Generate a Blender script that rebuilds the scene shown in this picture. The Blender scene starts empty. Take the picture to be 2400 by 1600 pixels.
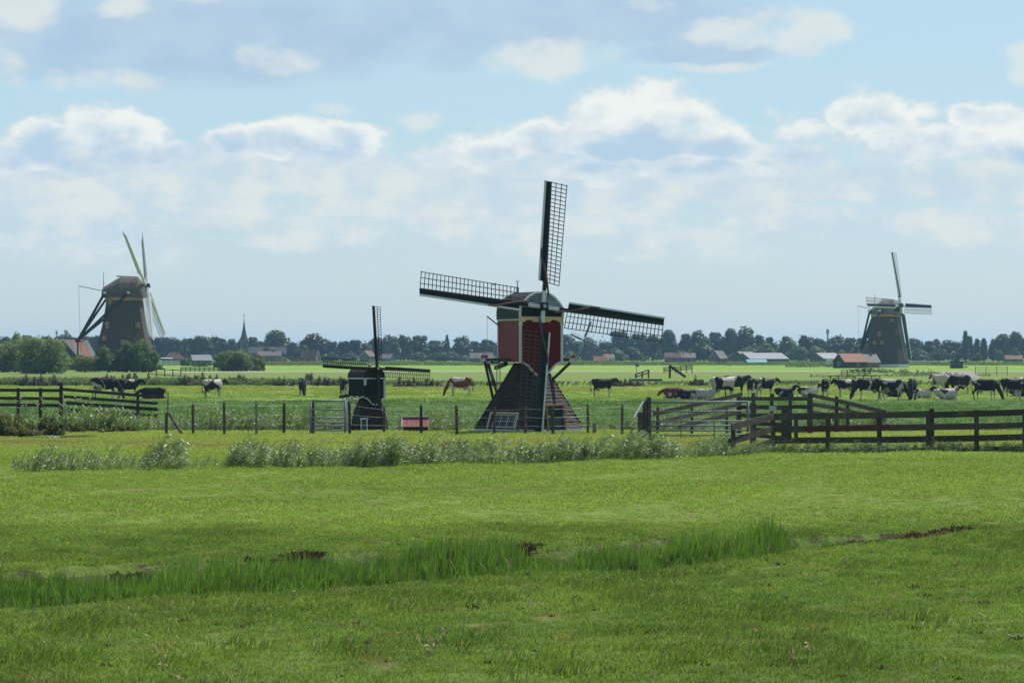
import bpy, bmesh, math, random
import numpy as np
from mathutils import Matrix, Vector, noise as mnoise

# ------------------------------------------------------------------ camera, sky, sun, exposure
scene = bpy.context.scene
C = scene.collection
F = 7000.0        # focal length in units of the photograph's pixels (2400 wide)
EYE = 3.5         # eye height: the picture is taken from a low dike
HOR = 827.0       # row of the horizon

cam_data = bpy.data.cameras.new('camera')
cam = bpy.data.objects.new('camera', cam_data); C.objects.link(cam)
cam.location = (0, 0, EYE); cam.rotation_euler = (math.radians(90), 0, 0)
cam_data.sensor_width = 36; cam_data.lens = 36 * F / 2400
cam_data.shift_y = (HOR - 800) / 2400
cam_data.clip_start = 0.5; cam_data.clip_end = 30000
scene.camera = cam

SUN_AZ, SUN_EL = math.radians(40), math.radians(56)     # azimuth to the right of the view direction
sun_dir = Vector((math.sin(SUN_AZ) * math.cos(SUN_EL), math.cos(SUN_AZ) * math.cos(SUN_EL), math.sin(SUN_EL)))
sl = bpy.data.lights.new('sun', 'SUN'); sl.energy = 5.0; sl.angle = math.radians(0.53); sl.color = (1.0, 0.955, 0.87)
sun = bpy.data.objects.new('sun', sl); C.objects.link(sun)
sun.rotation_euler = (-sun_dir).to_track_quat('-Z', 'Y').to_euler(); sun.location = (0, 0, 60)

scene.view_settings.view_transform = 'Standard'; scene.view_settings.look = 'None'
scene.view_settings.exposure = 0.25; scene.view_settings.gamma = 1.0
scene.view_settings.use_curve_mapping = False
scene.render.engine = 'CYCLES'
cy = scene.cycles
cy.use_denoising = True; cy.use_adaptive_sampling = True; cy.adaptive_threshold = 0.01
cy.max_bounces = 6; cy.diffuse_bounces = 3; cy.glossy_bounces = 2; cy.transmission_bounces = 4
cy.volume_bounces = 0; cy.transparent_max_bounces = 8
cy.caustics_reflective = False; cy.caustics_refractive = False
try:
    cy.denoising_prefilter = 'ACCURATE'
except Exception:
    pass


class NT:
    """short-hand for shader node trees"""
    def __init__(s, tree):
        s.t = tree; s.n = tree.nodes; s.l = tree.links

    def new(s, kind, **kw):
        nd = s.n.new(kind)
        for k, v in kw.items():
            setattr(nd, k, v)
        return nd

    def put(s, sock, v):
        if isinstance(v, bpy.types.NodeSocket):
            s.l.new(v, sock)
        elif v is not None:
            if hasattr(sock.default_value, '__len__') and not hasattr(v, '__len__'):
                v = (v,) * len(sock.default_value)
            if hasattr(v, '__len__') and len(sock.default_value) == 4 and len(v) == 3:
                v = tuple(v) + (1,)
            sock.default_value = v

    def m(s, op, a, b=None, c=None, clamp=False):
        nd = s.new('ShaderNodeMath', operation=op, use_clamp=clamp)
        s.put(nd.inputs[0], a)
        if b is not None: s.put(nd.inputs[1], b)
        if c is not None: s.put(nd.inputs[2], c)
        return nd.outputs[0]

    def vm(s, op, a, b=None):
        nd = s.new('ShaderNodeVectorMath', operation=op)
        s.put(nd.inputs[0], a)
        if b is not None: s.put(nd.inputs[1], b)
        return nd.outputs[0]

    def xyz(s, v):
        nd = s.new('ShaderNodeSeparateXYZ'); s.put(nd.inputs[0], v); return nd.outputs

    def comb(s, x, y, z):
        nd = s.new('ShaderNodeCombineXYZ')
        for i, v in enumerate((x, y, z)): s.put(nd.inputs[i], v)
        return nd.outputs[0]

    def mix(s, f, a, b, blend='MIX'):
        nd = s.new('ShaderNodeMix', data_type='RGBA', blend_type=blend, clamp_factor=True)
        s.put(nd.inputs[0], f); s.put(nd.inputs[6], a); s.put(nd.inputs[7], b)
        return nd.outputs[2]

    def noise(s, vec, scale, detail=3, rough=0.5, dist=0.0, out=0, dim='3D'):
        nd = s.new('ShaderNodeTexNoise', noise_dimensions=dim)
        s.put(nd.inputs['Vector'], vec); s.put(nd.inputs['Scale'], scale); s.put(nd.inputs['Detail'], detail)
        s.put(nd.inputs['Roughness'], rough); s.put(nd.inputs['Distortion'], dist)
        return nd.outputs[out]

    def ss(s, lo, hi, v):
        nd = s.new('ShaderNodeMapRange', interpolation_type='SMOOTHSTEP')
        s.put(nd.inputs[0], v); s.put(nd.inputs[1], lo); s.put(nd.inputs[2], hi)
        return nd.outputs[0]

    def lin(s, lo, hi, v, a=0.0, b=1.0):
        nd = s.new('ShaderNodeMapRange')
        s.put(nd.inputs[0], v); s.put(nd.inputs[1], lo); s.put(nd.inputs[2], hi); s.put(nd.inputs[3], a); s.put(nd.inputs[4], b)
        return nd.outputs[0]


def lin3(r, g, b):
    """sRGB 0-255 to linear"""
    return tuple(((c / 255) / 12.92 if c / 255 < 0.04045 else ((c / 255 + 0.055) / 1.055) ** 2.4) for c in (r, g, b))


def make_world():
    w = bpy.data.worlds.new('World'); scene.world = w; w.use_nodes = True
    T = NT(w.node_tree); w.node_tree.nodes.clear()
    STR = 0.10
    out = T.new('ShaderNodeOutputWorld'); bg = T.new('ShaderNodeBackground')
    bg.inputs['Strength'].default_value = STR
    T.l.new(bg.outputs[0], out.inputs[0])
    sky = T.new('ShaderNodeTexSky', sky_type='NISHITA')
    sky.sun_disc = False; sky.sun_elevation = SUN_EL; sky.sun_rotation = SUN_AZ
    sky.altitude = 0; sky.air_density = 1.0; sky.dust_density = 0.6; sky.ozone_density = 1.6
    tc = T.new('ShaderNodeTexCoord')
    x, y, z = T.xyz(tc.outputs['Generated'])
    az = T.m('ARCTAN2', x, y)
    el = T.m('ARCSINE', z)
    # angles in milliradians, azimuth from the view direction, elevation from the horizon
    U = T.m('MULTIPLY', az, 1000.0); V = T.m('MULTIPLY', el, 1000.0)
    base = T.comb(T.m('MULTIPLY', x, 1000.0), T.m('MULTIPLY', z, 1000.0), T.m('MULTIPLY', y, 1000.0))
    # billow noise on the sphere of directions, flattened a little
    flat = T.vm('MULTIPLY', base, (1.0, 1.55, 1.0))
    warp = T.noise(flat, 0.022, 3, 0.55, out=1)
    wx, wy, _ = T.xyz(warp)
    n_edge = T.noise(flat, 0.060, 7, 0.64, 0.0)
    n_in = T.noise(T.vm('ADD', flat, (311.0, 47.0, 90.0)), 0.040, 4, 0.55, 0.0)
    n_soft = T.noise(T.vm('MULTIPLY', base, (0.5, 1.8, 0.5)), 0.016, 4, 0.5)
    Uw = T.m('ADD', U, T.m('MULTIPLY', T.m('SUBTRACT', wx, 0.5), 34.0))
    Vw = T.m('ADD', V, T.m('MULTIPLY', T.m('SUBTRACT', wy, 0.5), 17.0))
    ne = T.m('SUBTRACT', n_edge, 0.5); ni = T.m('SUBTRACT', n_in, 0.5)
    k = 1.0 / STR
    def c(r, g, b): return tuple(v * k * 0.86 for v in lin3(r, g, b))
    SHADE, SHADE2 = c(182, 207, 228), c(197, 216, 229)
    LIT, BRIGHT, CREAM = c(212, 225, 230), c(241, 244, 240), c(222, 230, 229)
    blue = T.mix(T.ss(0.0, 75.0, V), c(191, 212, 225), c(181, 215, 233))
    # far up the clear sky follows the sky model alone
    col = T.mix(T.ss(110.0, 420.0, V), T.mix(0.25, blue, sky.outputs[0]), sky.outputs[0])
    P = T.comb(Uw, Vw, T.m('MULTIPLY', Vw, -1.0))
    def field(blobs):
        """highest of the blobs' (amp - amp r2), each blob a flat-based mound: px, py, half width, height above, height below, amp"""
        acc = None
        for px, py, w_, ht, hb, amp in blobs:
            u0 = math.atan((px - 1200) / F) * 1000; v0 = math.atan((HOR - py) / F) * 1000; s = F / 1000
            nd = T.new('ShaderNodeVectorMath', operation='MULTIPLY_ADD'); T.put(nd.inputs[0], P)
            nd.inputs[1].default_value = (s / w_, s / ht, s / hb)
            nd.inputs[2].default_value = (-u0 * s / w_, -v0 * s / ht, v0 * s / hb)
            q = T.vm('MAXIMUM', nd.outputs[0], (-1e6, 0, 0))
            dn = T.new('ShaderNodeVectorMath', operation='DOT_PRODUCT'); T.l.new(q, dn.inputs[0]); T.l.new(q, dn.inputs[1])
            f = T.m('MULTIPLY_ADD', dn.outputs['Value'], -amp, amp)
            acc = f if acc is None else T.m('MAXIMUM', acc, f)
        return T.m('MAXIMUM', acc, -1.5)
    # broken cumulus all round the sky outside the part with clouds placed one by one
    gen = T.noise(T.vm('MULTIPLY', base, (1.0, 2.2, 1.0)), 0.0052, 5, 0.6, 0.3)
    outside = T.m('MAXIMUM', T.ss(122.0, 175.0, V), T.ss(185.0, 250.0, T.m('ABSOLUTE', U)))
    gm = T.m('MULTIPLY', T.ss(0.50, 0.64, gen), outside)
    col = T.mix(T.m('MULTIPLY', gm, 0.9), col, T.mix(T.ss(-0.12, 0.16, ni), SHADE, LIT))
    # thin low rows and veils
    rows = field([(150, 430, 300, 30, 30, .8), (700, 430, 380, 60, 50, 1.1), (330, 440, 170, 40, 40, .9), (470, 500, 200, 50, 36, 1.1),
                  (200, 500, 150, 45, 40, .9), (30, 470, 140, 55, 50, .8), (930, 480, 260, 50, 40, 1.1), (1050, 420, 170, 50, 50, 1.0),
                  (1250, 440, 330, 60, 50, .9), (1620, 440, 330, 60, 60, .95), (1430, 520, 180, 40, 36, .8), (1930, 440, 260, 65, 44, 1.1),
                  (2180, 450, 220, 60, 55, 1.0), (2360, 430, 130, 70, 55, 1.0), (1820, 510, 190, 40, 40, .8), (740, 545, 160, 30, 30, .6),
                  (1150, 530, 260, 40, 40, .7), (180, 560, 260, 40, 60, .6), (2150, 540, 330, 40, 40, .6), (1500, 575, 300, 30, 40, .5), (560, 400, 280, 50, 50, .75), (1010, 385, 280, 60, 60, .9), (1720, 400, 280, 60, 60, .9), (250, 405, 220, 40, 40, .7)])
    rd = T.m('MULTIPLY_ADD', ne, 2.6, rows)
    col = T.mix(T.m('MULTIPLY', T.ss(-0.55, 0.7, rd), 0.92), col, T.mix(T.ss(-0.20, 0.18, T.m('MULTIPLY_ADD', ne, 0.9, ni)), SHADE2, CREAM))
    # grey-blue decks high up
    deck = field([(420, 110, 620, 130, 120, 1.1), (1330, 40, 560, 90, 90, 1.2), (2220, -30, 330, 34, 34, 1.1), (900, 110, 420, 80, 70, .7),
                  (1650, 125, 240, 50, 50, 1.0), (150, 390, 200, 30, 28, .8)])
    dd = T.m('MULTIPLY_ADD', ne, 0.9, T.m('MULTIPLY_ADD', T.m('SUBTRACT', n_soft, 0.5), 1.6, deck))
    col = T.mix(T.m('MULTIPLY', T.ss(-0.15, 0.75, dd), 0.9), col, T.mix(T.ss(-0.2, 0.25, ni), c(171, 198, 224), c(188, 209, 226)))
    # soft bright puffs in front of the decks
    puff = field([(60, 25, 130, 60, 50, .9), (300, 28, 90, 36, 34, .9), (450, 0, 80, 34, 28, .8), (650, 145, 120, 44, 36, .9),
                  (20, 150, 90, 44, 40, .7), (190, 195, 190, 25, 25, .5), (1290, 142, 150, 56, 40, 1.0), (1770, 70, 200, 46, 46, .8),
                  (1890, 95, 80, 75, 62, 1.1), (1680, 165, 200, 14, 16, .7), (2410, 168, 64, 40, 36, 1.1), (1008, 272, 80, 24, 22, .8),
                  (785, 255, 55, 20, 18, .6), (1520, 10, 60, 24, 20, .6)])
    pd = T.m('MULTIPLY_ADD', ni, 2.2, T.m('MULTIPLY_ADD', ne, 3.4, puff))
    col = T.mix(T.m('MULTIPLY', T.ss(-0.3, 1.15, pd), 0.85), col, T.mix(T.ss(-0.25, 0.1, ni), LIT, CREAM))
    # the chain of cumulus: bright rims, bluish shade in the thick parts and towards the flat bases
    cum = field([(190, 350, 200, 70, 60, 1.1), (240, 315, 115, 66, 80, 1.3), (110, 335, 110, 60, 60, 1.2), (10, 375, 100, 50, 44, 1.0),
                 (350, 365, 110, 40, 44, .9), (690, 345, 240, 70, 44, 1.25), (540, 335, 110, 54, 50, 1.1), (640, 318, 95, 50, 60, 1.2),
                 (810, 322, 115, 50, 55, 1.2), (1110, 345, 190, 40, 50, .9), (1250, 325, 120, 50, 55, 1.0), (1500, 350, 195, 150, 30, 1.5),
                 (1640, 345, 95, 80, 40, 1.2), (1720, 350, 90, 36, 40, .9), (1540, 400, 330, 30, 34, .7), (2030, 295, 130, 86, 46, 1.25),
                 (1880, 295, 130, 50, 45, .8), (2120, 300, 90, 60, 40, .9), (1830, 350, 150, 40, 44, .9), (2310, 285, 110, 55, 50, 1.2),
                 (2200, 350, 270, 50, 40, 1.0), (2390, 335, 120, 55, 55, 1.1)])
    cd = T.m('MULTIPLY_ADD', ne, 2.8, T.m('ADD', cum, 0.08))
    low = T.ss(math.atan((HOR - 300) / F) * 1000, math.atan((HOR - 385) / F) * 1000, V)     # all bases lie at one height
    thick = T.m('MULTIPLY_ADD', low, 0.50, T.m('MULTIPLY_ADD', ni, 2.3, T.m('MULTIPLY_ADD', ne, 0.9, T.m('MULTIPLY', cum, 0.70))))
    rim = T.mix(T.ss(0.1, 0.8, cd), LIT, BRIGHT)
    col = T.mix(T.m('MULTIPLY', T.ss(-0.16, 0.56, cd), 0.95), col, T.mix(T.ss(0.35, 1.30, thick), rim, SHADE))
    # below the horizon: the green land carries on
    col = T.mix(T.ss(-2.0, -14.0, V), col, tuple(v * k for v in (0.05, 0.08, 0.03)))
    T.put(bg.inputs['Color'], col)
    try:
        w.cycles.sampling_method = 'NONE'
    except Exception:
        pass


make_world()

# ------------------------------------------------------------------ helpers
random.seed(7)
rng = np.random.default_rng(11)
MATS = {}


def gp(px, py, z=0.0):
    """the ground point seen at a pixel of the photograph (2400 x 1600)"""
    d = F * (EYE - z) / (py - HOR)
    return Vector(((px - 1200) * d / F, d, z))


def at(px, py, d):
    """the point seen at a pixel at depth d"""
    return Vector(((px - 1200) * d / F, d, EYE - (py - HOR) * d / F))


def tag(o, label=None, cat=None, group=None, kind=None):
    if label: o['label'] = label
    if cat: o['category'] = cat
    if group: o['group'] = group
    if kind: o['kind'] = kind
    return o


def empty(name, loc=(0, 0, 0), label=None, cat=None, group=None, rz=0.0):
    o = bpy.data.objects.new(name, None); C.objects.link(o)
    o.location = loc; o.rotation_euler = (0, 0, rz); o.empty_display_size = 0.2
    return tag(o, label, cat, group)


def link(name, me, parent=None, mat=None, matrix=None):
    o = bpy.data.objects.new(name, me); C.objects.link(o)
    if parent is not None: o.parent = parent
    if matrix is not None: o.matrix_local = matrix
    if mat is not None and not me.materials: me.materials.append(MATS[mat] if isinstance(mat, str) else mat)
    return o


class MB:
    """collects shapes into one mesh"""
    def __init__(s, T=None):
        s.v = []; s.f = []; s.T = T; s.smooth = False

    def add(s, verts, faces):
        b = len(s.v)
        for p in verts:
            p = Vector(p)
            if s.T is not None: p = s.T @ p
            s.v.append((p.x, p.y, p.z))
        s.f += [tuple(i + b for i in f) for f in faces]
        return s

    BOXF = [(0, 3, 2, 1), (4, 5, 6, 7), (0, 1, 5, 4), (1, 2, 6, 5), (2, 3, 7, 6), (3, 0, 4, 7)]

    def box(s, x0, x1, y0, y1, z0, z1):
        return s.add([(x0, y0, z0), (x1, y0, z0), (x1, y1, z0), (x0, y1, z0), (x0, y0, z1), (x1, y0, z1), (x1, y1, z1), (x0, y1, z1)], s.BOXF)

    def beam(s, a, b, w, h, up=(0, 0, 1), w2=None, h2=None):
        a, b = Vector(a), Vector(b); d = (b - a).normalized(); up = Vector(up)
        if abs(d.dot(up)) > 0.99: up = Vector((0, 1, 0))
        x = d.cross(up).normalized(); z = x.cross(d)
        w2 = w if w2 is None else w2; h2 = h if h2 is None else h2
        vs = []
        for p, ww, hh in ((a, w, h), (b, w2, h2)):
            vs += [p - x * ww / 2 - z * hh / 2, p + x * ww / 2 - z * hh / 2, p + x * ww / 2 + z * hh / 2, p - x * ww / 2 + z * hh / 2]
        return s.add(vs, [(0, 1, 2, 3), (7, 6, 5, 4), (0, 4, 5, 1), (1, 5, 6, 2), (2, 6, 7, 3), (3, 7, 4, 0)])

    def tube(s, pts, r, n=6, caps=True):
        pts = [Vector(p) for p in pts]; rs = list(r) if hasattr(r, '__len__') else [r] * len(pts)
        vs = []; fs = []; px = None
        for i, p in enumerate(pts):
            d = (pts[min(i + 1, len(pts) - 1)] - pts[max(i - 1, 0)]).normalized()
            if px is None:
                px = d.cross(Vector((0, 0, 1)) if abs(d.z) < 0.9 else Vector((1, 0, 0))).normalized()
            else:
                px = (px - d * px.dot(d)).normalized()
            q = d.cross(px)
            vs += [p + (px * math.cos(2 * math.pi * k / n) + q * math.sin(2 * math.pi * k / n)) * rs[i] for k in range(n)]
        for i in range(len(pts) - 1):
            for k in range(n):
                a, b = i * n + k, i * n + (k + 1) % n
                fs.append((a, b, b + n, a + n))
        if caps:
            fs.append(tuple(range(n - 1, -1, -1))); fs.append(tuple(range((len(pts) - 1) * n, len(pts) * n)))
        return s.add(vs, fs)

    def prism(s, poly, y0, y1):
        """polygon in x,z pushed from y0 to y1"""
        n = len(poly)
        vs = [(x, y0, z) for x, z in poly] + [(x, y1, z) for x, z in poly]
        fs = [tuple(range(n)), tuple(range(2 * n - 1, n - 1, -1))]
        fs += [(i, i + n, (i + 1) % n + n, (i + 1) % n) for i in range(n)]
        return s.add(vs, fs)

    def loft(s, rings, caps=True):
        n = len(rings[0]); vs = [p for r in rings for p in r]; fs = []
        for i in range(len(rings) - 1):
            for k in range(n):
                a, b = i * n + k, i * n + (k + 1) % n
                fs.append((a, b, b + n, a + n))
        if caps:
            fs.append(tuple(range(n - 1, -1, -1))); fs.append(tuple(range((len(rings) - 1) * n, len(rings) * n)))
        return s.add(vs, fs)

    def mesh(s, name, fix=True):
        me = bpy.data.meshes.new(name); me.from_pydata(s.v, [], s.f); me.update()
        if fix and len(s.f) < 20000:
            bm = bmesh.new(); bm.from_mesh(me); bmesh.ops.recalc_face_normals(bm, faces=bm.faces); bm.to_mesh(me); bm.free()
        if s.smooth: me.polygons.foreach_set('use_smooth', [True] * len(me.polygons))
        return me

    def build(s, name, mat, parent=None, matrix=None, fix=True):
        return link(name, s.mesh(name, fix), parent, mat, matrix)


# ------------------------------------------------------------------ materials
def material(name):
    m = bpy.data.materials.new(name); m.use_nodes = True; MATS[name] = m
    T = NT(m.node_tree); return m, T, T.n['Principled BSDF']


def plain(name, col, rough=0.7, var=0.18, scale=3.0, bump=0.15, stretch=(1, 1, 1), spec=0.35, coord='Object', per_object=0.10, metal=0.0, second=None, second_at=(0.55, 0.75)):
    """paint, wood, tile: base colour broken up by two noises and, between copies, by a random shift"""
    m, T, b = material(name)
    tc = T.new('ShaderNodeTexCoord'); oi = T.new('ShaderNodeObjectInfo')
    vec = T.vm('ADD', T.vm('MULTIPLY', tc.outputs[coord], stretch), T.comb(T.m('MULTIPLY', oi.outputs['Random'], 37.0), T.m('MULTIPLY', oi.outputs['Random'], 11.0), 0.0))
    n1 = T.noise(vec, scale, 4, 0.6); n2 = T.noise(vec, scale * 6, 3, 0.6)
    v = T.m('MULTIPLY_ADD', T.m('SUBTRACT', n1, 0.5), var * 2.2, T.m('MULTIPLY_ADD', T.m('SUBTRACT', n2, 0.5), var * 1.4, 1.0))
    v = T.m('MULTIPLY_ADD', T.m('SUBTRACT', oi.outputs['Random'], 0.5), per_object * 2, v)
    cb = T.mix(T.ss(second_at[0], second_at[1], n1), col, second) if second else col
    c = T.new('ShaderNodeVectorMath', operation='SCALE'); T.put(c.inputs[0], cb if second else tuple(col)); T.put(c.inputs['Scale'], v)
    T.put(b.inputs['Base Color'], c.outputs[0])
    T.put(b.inputs['Roughness'], T.m('MULTIPLY_ADD', T.m('SUBTRACT', n2, 0.5), 0.25, rough, clamp=True))
    b.inputs['Specular IOR Level'].default_value = spec; b.inputs['Metallic'].default_value = metal
    if bump:
        bn = T.new('ShaderNodeBump'); bn.inputs['Strength'].default_value = bump; bn.inputs['Distance'].default_value = 0.03
        T.put(bn.inputs['Height'], n2); T.l.new(bn.outputs[0], b.inputs['Normal'])
    return m


def leaf_mat(name, dark, light, rough=0.45, gloss=0.04, trans=0.35, scale=0.6, pos=True, third=None, spec_col=(1, 1, 1), isl=0.7, nz=2.0):
    """leaves and blades: diffuse + light through the blade + a little sheen"""
    m = bpy.data.materials.new(name); m.use_nodes = True; MATS[name] = m
    T = NT(m.node_tree); T.n.clear()
    out = T.new('ShaderNodeOutputMaterial'); g = T.new('ShaderNodeNewGeometry'); oi = T.new('ShaderNodeObjectInfo')
    n1 = T.noise(g.outputs['Position'], scale, 3, 0.6)
    r = g.outputs['Random Per Island']
    f = T.m('MULTIPLY_ADD', T.m('SUBTRACT', r, 0.5), isl, T.m('MULTIPLY_ADD', T.m('SUBTRACT', n1, 0.5), nz, 0.5), clamp=True)
    col = T.mix(f, dark, light)
    if third: col = T.mix(T.ss(0.90, 0.96, r), col, third)
    v = T.m('MULTIPLY_ADD', T.m('SUBTRACT', oi.outputs['Random'], 0.5), 0.25, 1.0)
    sc = T.new('ShaderNodeVectorMath', operation='SCALE'); T.put(sc.inputs[0], col); T.put(sc.inputs['Scale'], v); col = sc.outputs[0]
    d = T.new('ShaderNodeBsdfDiffuse'); t = T.new('ShaderNodeBsdfTranslucent'); gl = T.new('ShaderNodeBsdfGlossy')
    T.put(d.inputs[0], col); T.put(t.inputs[0], T.mix(0.5, col, T.vm('MULTIPLY', col, (1.25, 1.35, 0.6))) if 'cloth' not in name else col); gl.inputs['Color'].default_value = (*spec_col, 1); gl.inputs['Roughness'].default_value = rough
    m1 = T.new('ShaderNodeMixShader'); m1.inputs[0].default_value = trans; T.l.new(d.outputs[0], m1.inputs[1]); T.l.new(t.outputs[0], m1.inputs[2])
    m2 = T.new('ShaderNodeMixShader'); m2.inputs[0].default_value = gloss; T.l.new(m1.outputs[0], m2.inputs[1]); T.l.new(gl.outputs[0], m2.inputs[2])
    T.l.new(m2.outputs[0], out.inputs[0])
    return m


# the meadow's colours by place: which grass grows where, and one cloud-shaded band (shared by the soil sheet and the blades)
def meadow_group():
    g = bpy.data.node_groups.new('meadow_colour', 'ShaderNodeTree')
    g.interface.new_socket('Color', in_out='OUTPUT', socket_type='NodeSocketColor')
    T = NT(g); out = T.new('NodeGroupOutput'); geo = T.new('ShaderNodeNewGeometry')
    P = geo.outputs['Position']; x, y, z = T.xyz(P)
    flat = T.comb(x, y, 0.0)
    big = T.noise(flat, 0.11, 3, 0.55); mid = T.noise(T.vm('MULTIPLY', flat, (1.0, 0.6, 1.0)), 0.55, 4, 0.6); fine = T.noise(flat, 3.0, 3, 0.6)
    yj = T.m('ADD', y, T.m('MULTIPLY', T.m('SUBTRACT', T.noise(flat, 0.06, 2, 0.5), 0.5), 22.0))
    lush, mown, fresh, straw = (0.130, 0.202, 0.039), (0.168, 0.246, 0.047), (0.125, 0.215, 0.022), (0.27, 0.215, 0.10)
    patch = T.noise(T.vm('MULTIPLY', flat, (1.0, 0.55, 1.0)), 0.42, 4, 0.62)
    c = T.mix(T.ss(0.36, 0.64, T.m('MULTIPLY_ADD', T.m('SUBTRACT', big, 0.5), 0.7, patch)), lush, mown)                                   # rough near meadow
    far1 = T.mix(T.ss(0.25, 0.6, big), (0.190, 0.265, 0.053), (0.225, 0.310, 0.062))                    # short field beyond the ditch
    c = T.mix(T.ss(55.0, 66.0, yj), c, far1)
    c = T.mix(T.ss(104.0, 112.0, yj), c, (0.255, 0.310, 0.070))
    wet = T.mix(T.ss(0.40, 0.62, mid), (0.060, 0.120, 0.030), (0.088, 0.155, 0.036))  # both greens darkened as under a passing cloud
    c = T.mix(T.ss(133.0, 140.0, y), c, wet)                                       # deep green pasture band, cloud shade put into the grass colour
    c = T.mix(T.ss(213.0, 232.0, yj), c, (0.170, 0.240, 0.045))
    c = T.mix(T.m('MULTIPLY', T.ss(262.0, 275.0, yj), T.ss(315.0, 290.0, yj)), c, (0.215, 0.238, 0.045))
    c = T.mix(T.ss(325.0, 345.0, y), c, (0.140, 0.195, 0.045))
    c = T.mix(T.ss(566.0, 570.0, y), c, T.mix(T.ss(0.3, 0.7, T.noise(flat, 0.02, 3, 0.6)), (0.150, 0.255, 0.034), (0.185, 0.285, 0.040)))
    c = T.mix(T.ss(830.0, 850.0, y), c, (0.10, 0.17, 0.035))
    # worn and dead patches of the turf
    worn = T.m('MULTIPLY', T.ss(0.54, 0.72, T.noise(T.vm('MULTIPLY', flat, (0.8, 0.5, 1.0)), 1.1, 5, 0.66)), T.ss(140.0, 100.0, y))
    c = T.mix(T.m('MULTIPLY', worn, 0.7), c, straw)
    strip = T.m('MULTIPLY', T.m('MULTIPLY', T.ss(108.0, 112.0, yj), T.ss(124.0, 117.0, yj)), T.ss(0.42, 0.62, mid))
    c = T.mix(T.m('MULTIPLY', strip, 0.75), c, (0.215, 0.165, 0.075))
    v = T.m('MULTIPLY_ADD', T.m('SUBTRACT', mid, 0.5), 0.40, T.m('MULTIPLY_ADD', T.m('SUBTRACT', fine, 0.5), 0.7, 1.0))
    sc = T.new('ShaderNodeVectorMath', operation='SCALE'); T.put(sc.inputs[0], c); T.put(sc.inputs['Scale'], v)
    T.l.new(sc.outputs[0], out.inputs[0])
    return g


MEADOW = meadow_group()


def ground_mat():
    m, T, b = material('meadow')
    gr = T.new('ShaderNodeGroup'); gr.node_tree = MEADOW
    geo = T.new('ShaderNodeNewGeometry'); P = geo.outputs['Position']; x, y, z = T.xyz(P)
    n = T.noise(P, 9.0, 4, 0.65); n2 = T.noise(P, 0.9, 4, 0.65)
    soil = T.mix(n, (0.030, 0.024, 0.014), (0.085, 0.068, 0.038))
    slope = T.xyz(geo.outputs['True Normal'])[2]
    bare = T.m('MULTIPLY', T.ss(0.975, 0.90, slope), T.ss(0.46, 0.62, T.noise(P, 1.1, 5, 0.65)))
    bare = T.m('MAXIMUM', bare, T.ss(-0.16, -0.26, z))
    shaded_sheet = T.new('ShaderNodeVectorMath', operation='SCALE'); T.put(shaded_sheet.inputs[0], gr.outputs[0]); T.put(shaded_sheet.inputs['Scale'], T.lin(128.0, 150.0, y, 0.62, 1.0))
    T.put(b.inputs['Base Color'], T.mix(bare, shaded_sheet.outputs[0], soil))   # near thatch darkened to paint the shade between blades; far fields left full
    b.inputs['Roughness'].default_value = 0.9; b.inputs['Specular IOR Level'].default_value = 0.08
    bn = T.new('ShaderNodeBump'); bn.inputs['Strength'].default_value = 0.7; bn.inputs['Distance'].default_value = 0.10
    T.put(bn.inputs['Height'], T.m('ADD', n, n2)); T.l.new(bn.outputs[0], b.inputs['Normal'])


def grass_mat():
    m = bpy.data.materials.new('grass_blade'); m.use_nodes = True; MATS['grass_blade'] = m
    T = NT(m.node_tree); T.n.clear(); out = T.new('ShaderNodeOutputMaterial')
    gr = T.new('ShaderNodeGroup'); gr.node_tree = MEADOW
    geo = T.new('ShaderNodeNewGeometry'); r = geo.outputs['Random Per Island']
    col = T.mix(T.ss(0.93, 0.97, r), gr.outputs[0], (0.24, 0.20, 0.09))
    sc = T.new('ShaderNodeVectorMath', operation='SCALE'); T.put(sc.inputs[0], col); T.put(sc.inputs['Scale'], T.m('MULTIPLY_ADD', r, 1.15, 0.50)); col = sc.outputs[0]
    d = T.new('ShaderNodeBsdfDiffuse'); t = T.new('ShaderNodeBsdfTranslucent'); gl = T.new('ShaderNodeBsdfGlossy')
    T.put(d.inputs[0], col); T.put(t.inputs[0], T.vm('MULTIPLY', col, (1.2, 1.3, 0.7))); gl.inputs['Roughness'].default_value = 0.5
    m1 = T.new('ShaderNodeMixShader'); m1.inputs[0].default_value = 0.42; T.l.new(d.outputs[0], m1.inputs[1]); T.l.new(t.outputs[0], m1.inputs[2])
    m2 = T.new('ShaderNodeMixShader'); m2.inputs[0].default_value = 0.018; T.l.new(m1.outputs[0], m2.inputs[1]); T.l.new(gl.outputs[0], m2.inputs[2])
    T.l.new(m2.outputs[0], out.inputs[0])


ground_mat(); grass_mat()
leaf_mat('reed_green', (0.022, 0.070, 0.008), (0.190, 0.360, 0.034), rough=0.4, gloss=0.03, trans=0.42, scale=0.9, isl=1.0, nz=1.5, third=(0.17, 0.16, 0.07))
leaf_mat('reed_pale', (0.070, 0.130, 0.028), (0.235, 0.325, 0.090), rough=0.5, gloss=0.085, trans=0.45, scale=0.9, third=(0.20, 0.19, 0.12))
leaf_mat('bank_leaf', (0.060, 0.105, 0.035), (0.155, 0.215, 0.075), gloss=0.03, trans=0.4, scale=0.2)
leaf_mat('leaf_willow', (0.090, 0.140, 0.045), (0.235, 0.300, 0.125), gloss=0.012, trans=0.5, scale=0.5)
leaf_mat('leaf_dark', (0.055, 0.105, 0.028), (0.150, 0.230, 0.060), gloss=0.012, trans=0.5, scale=0.5)
leaf_mat('leaf_mid', (0.080, 0.115, 0.028), (0.190, 0.235, 0.060), gloss=0.012, trans=0.5, scale=0.4)
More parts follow.
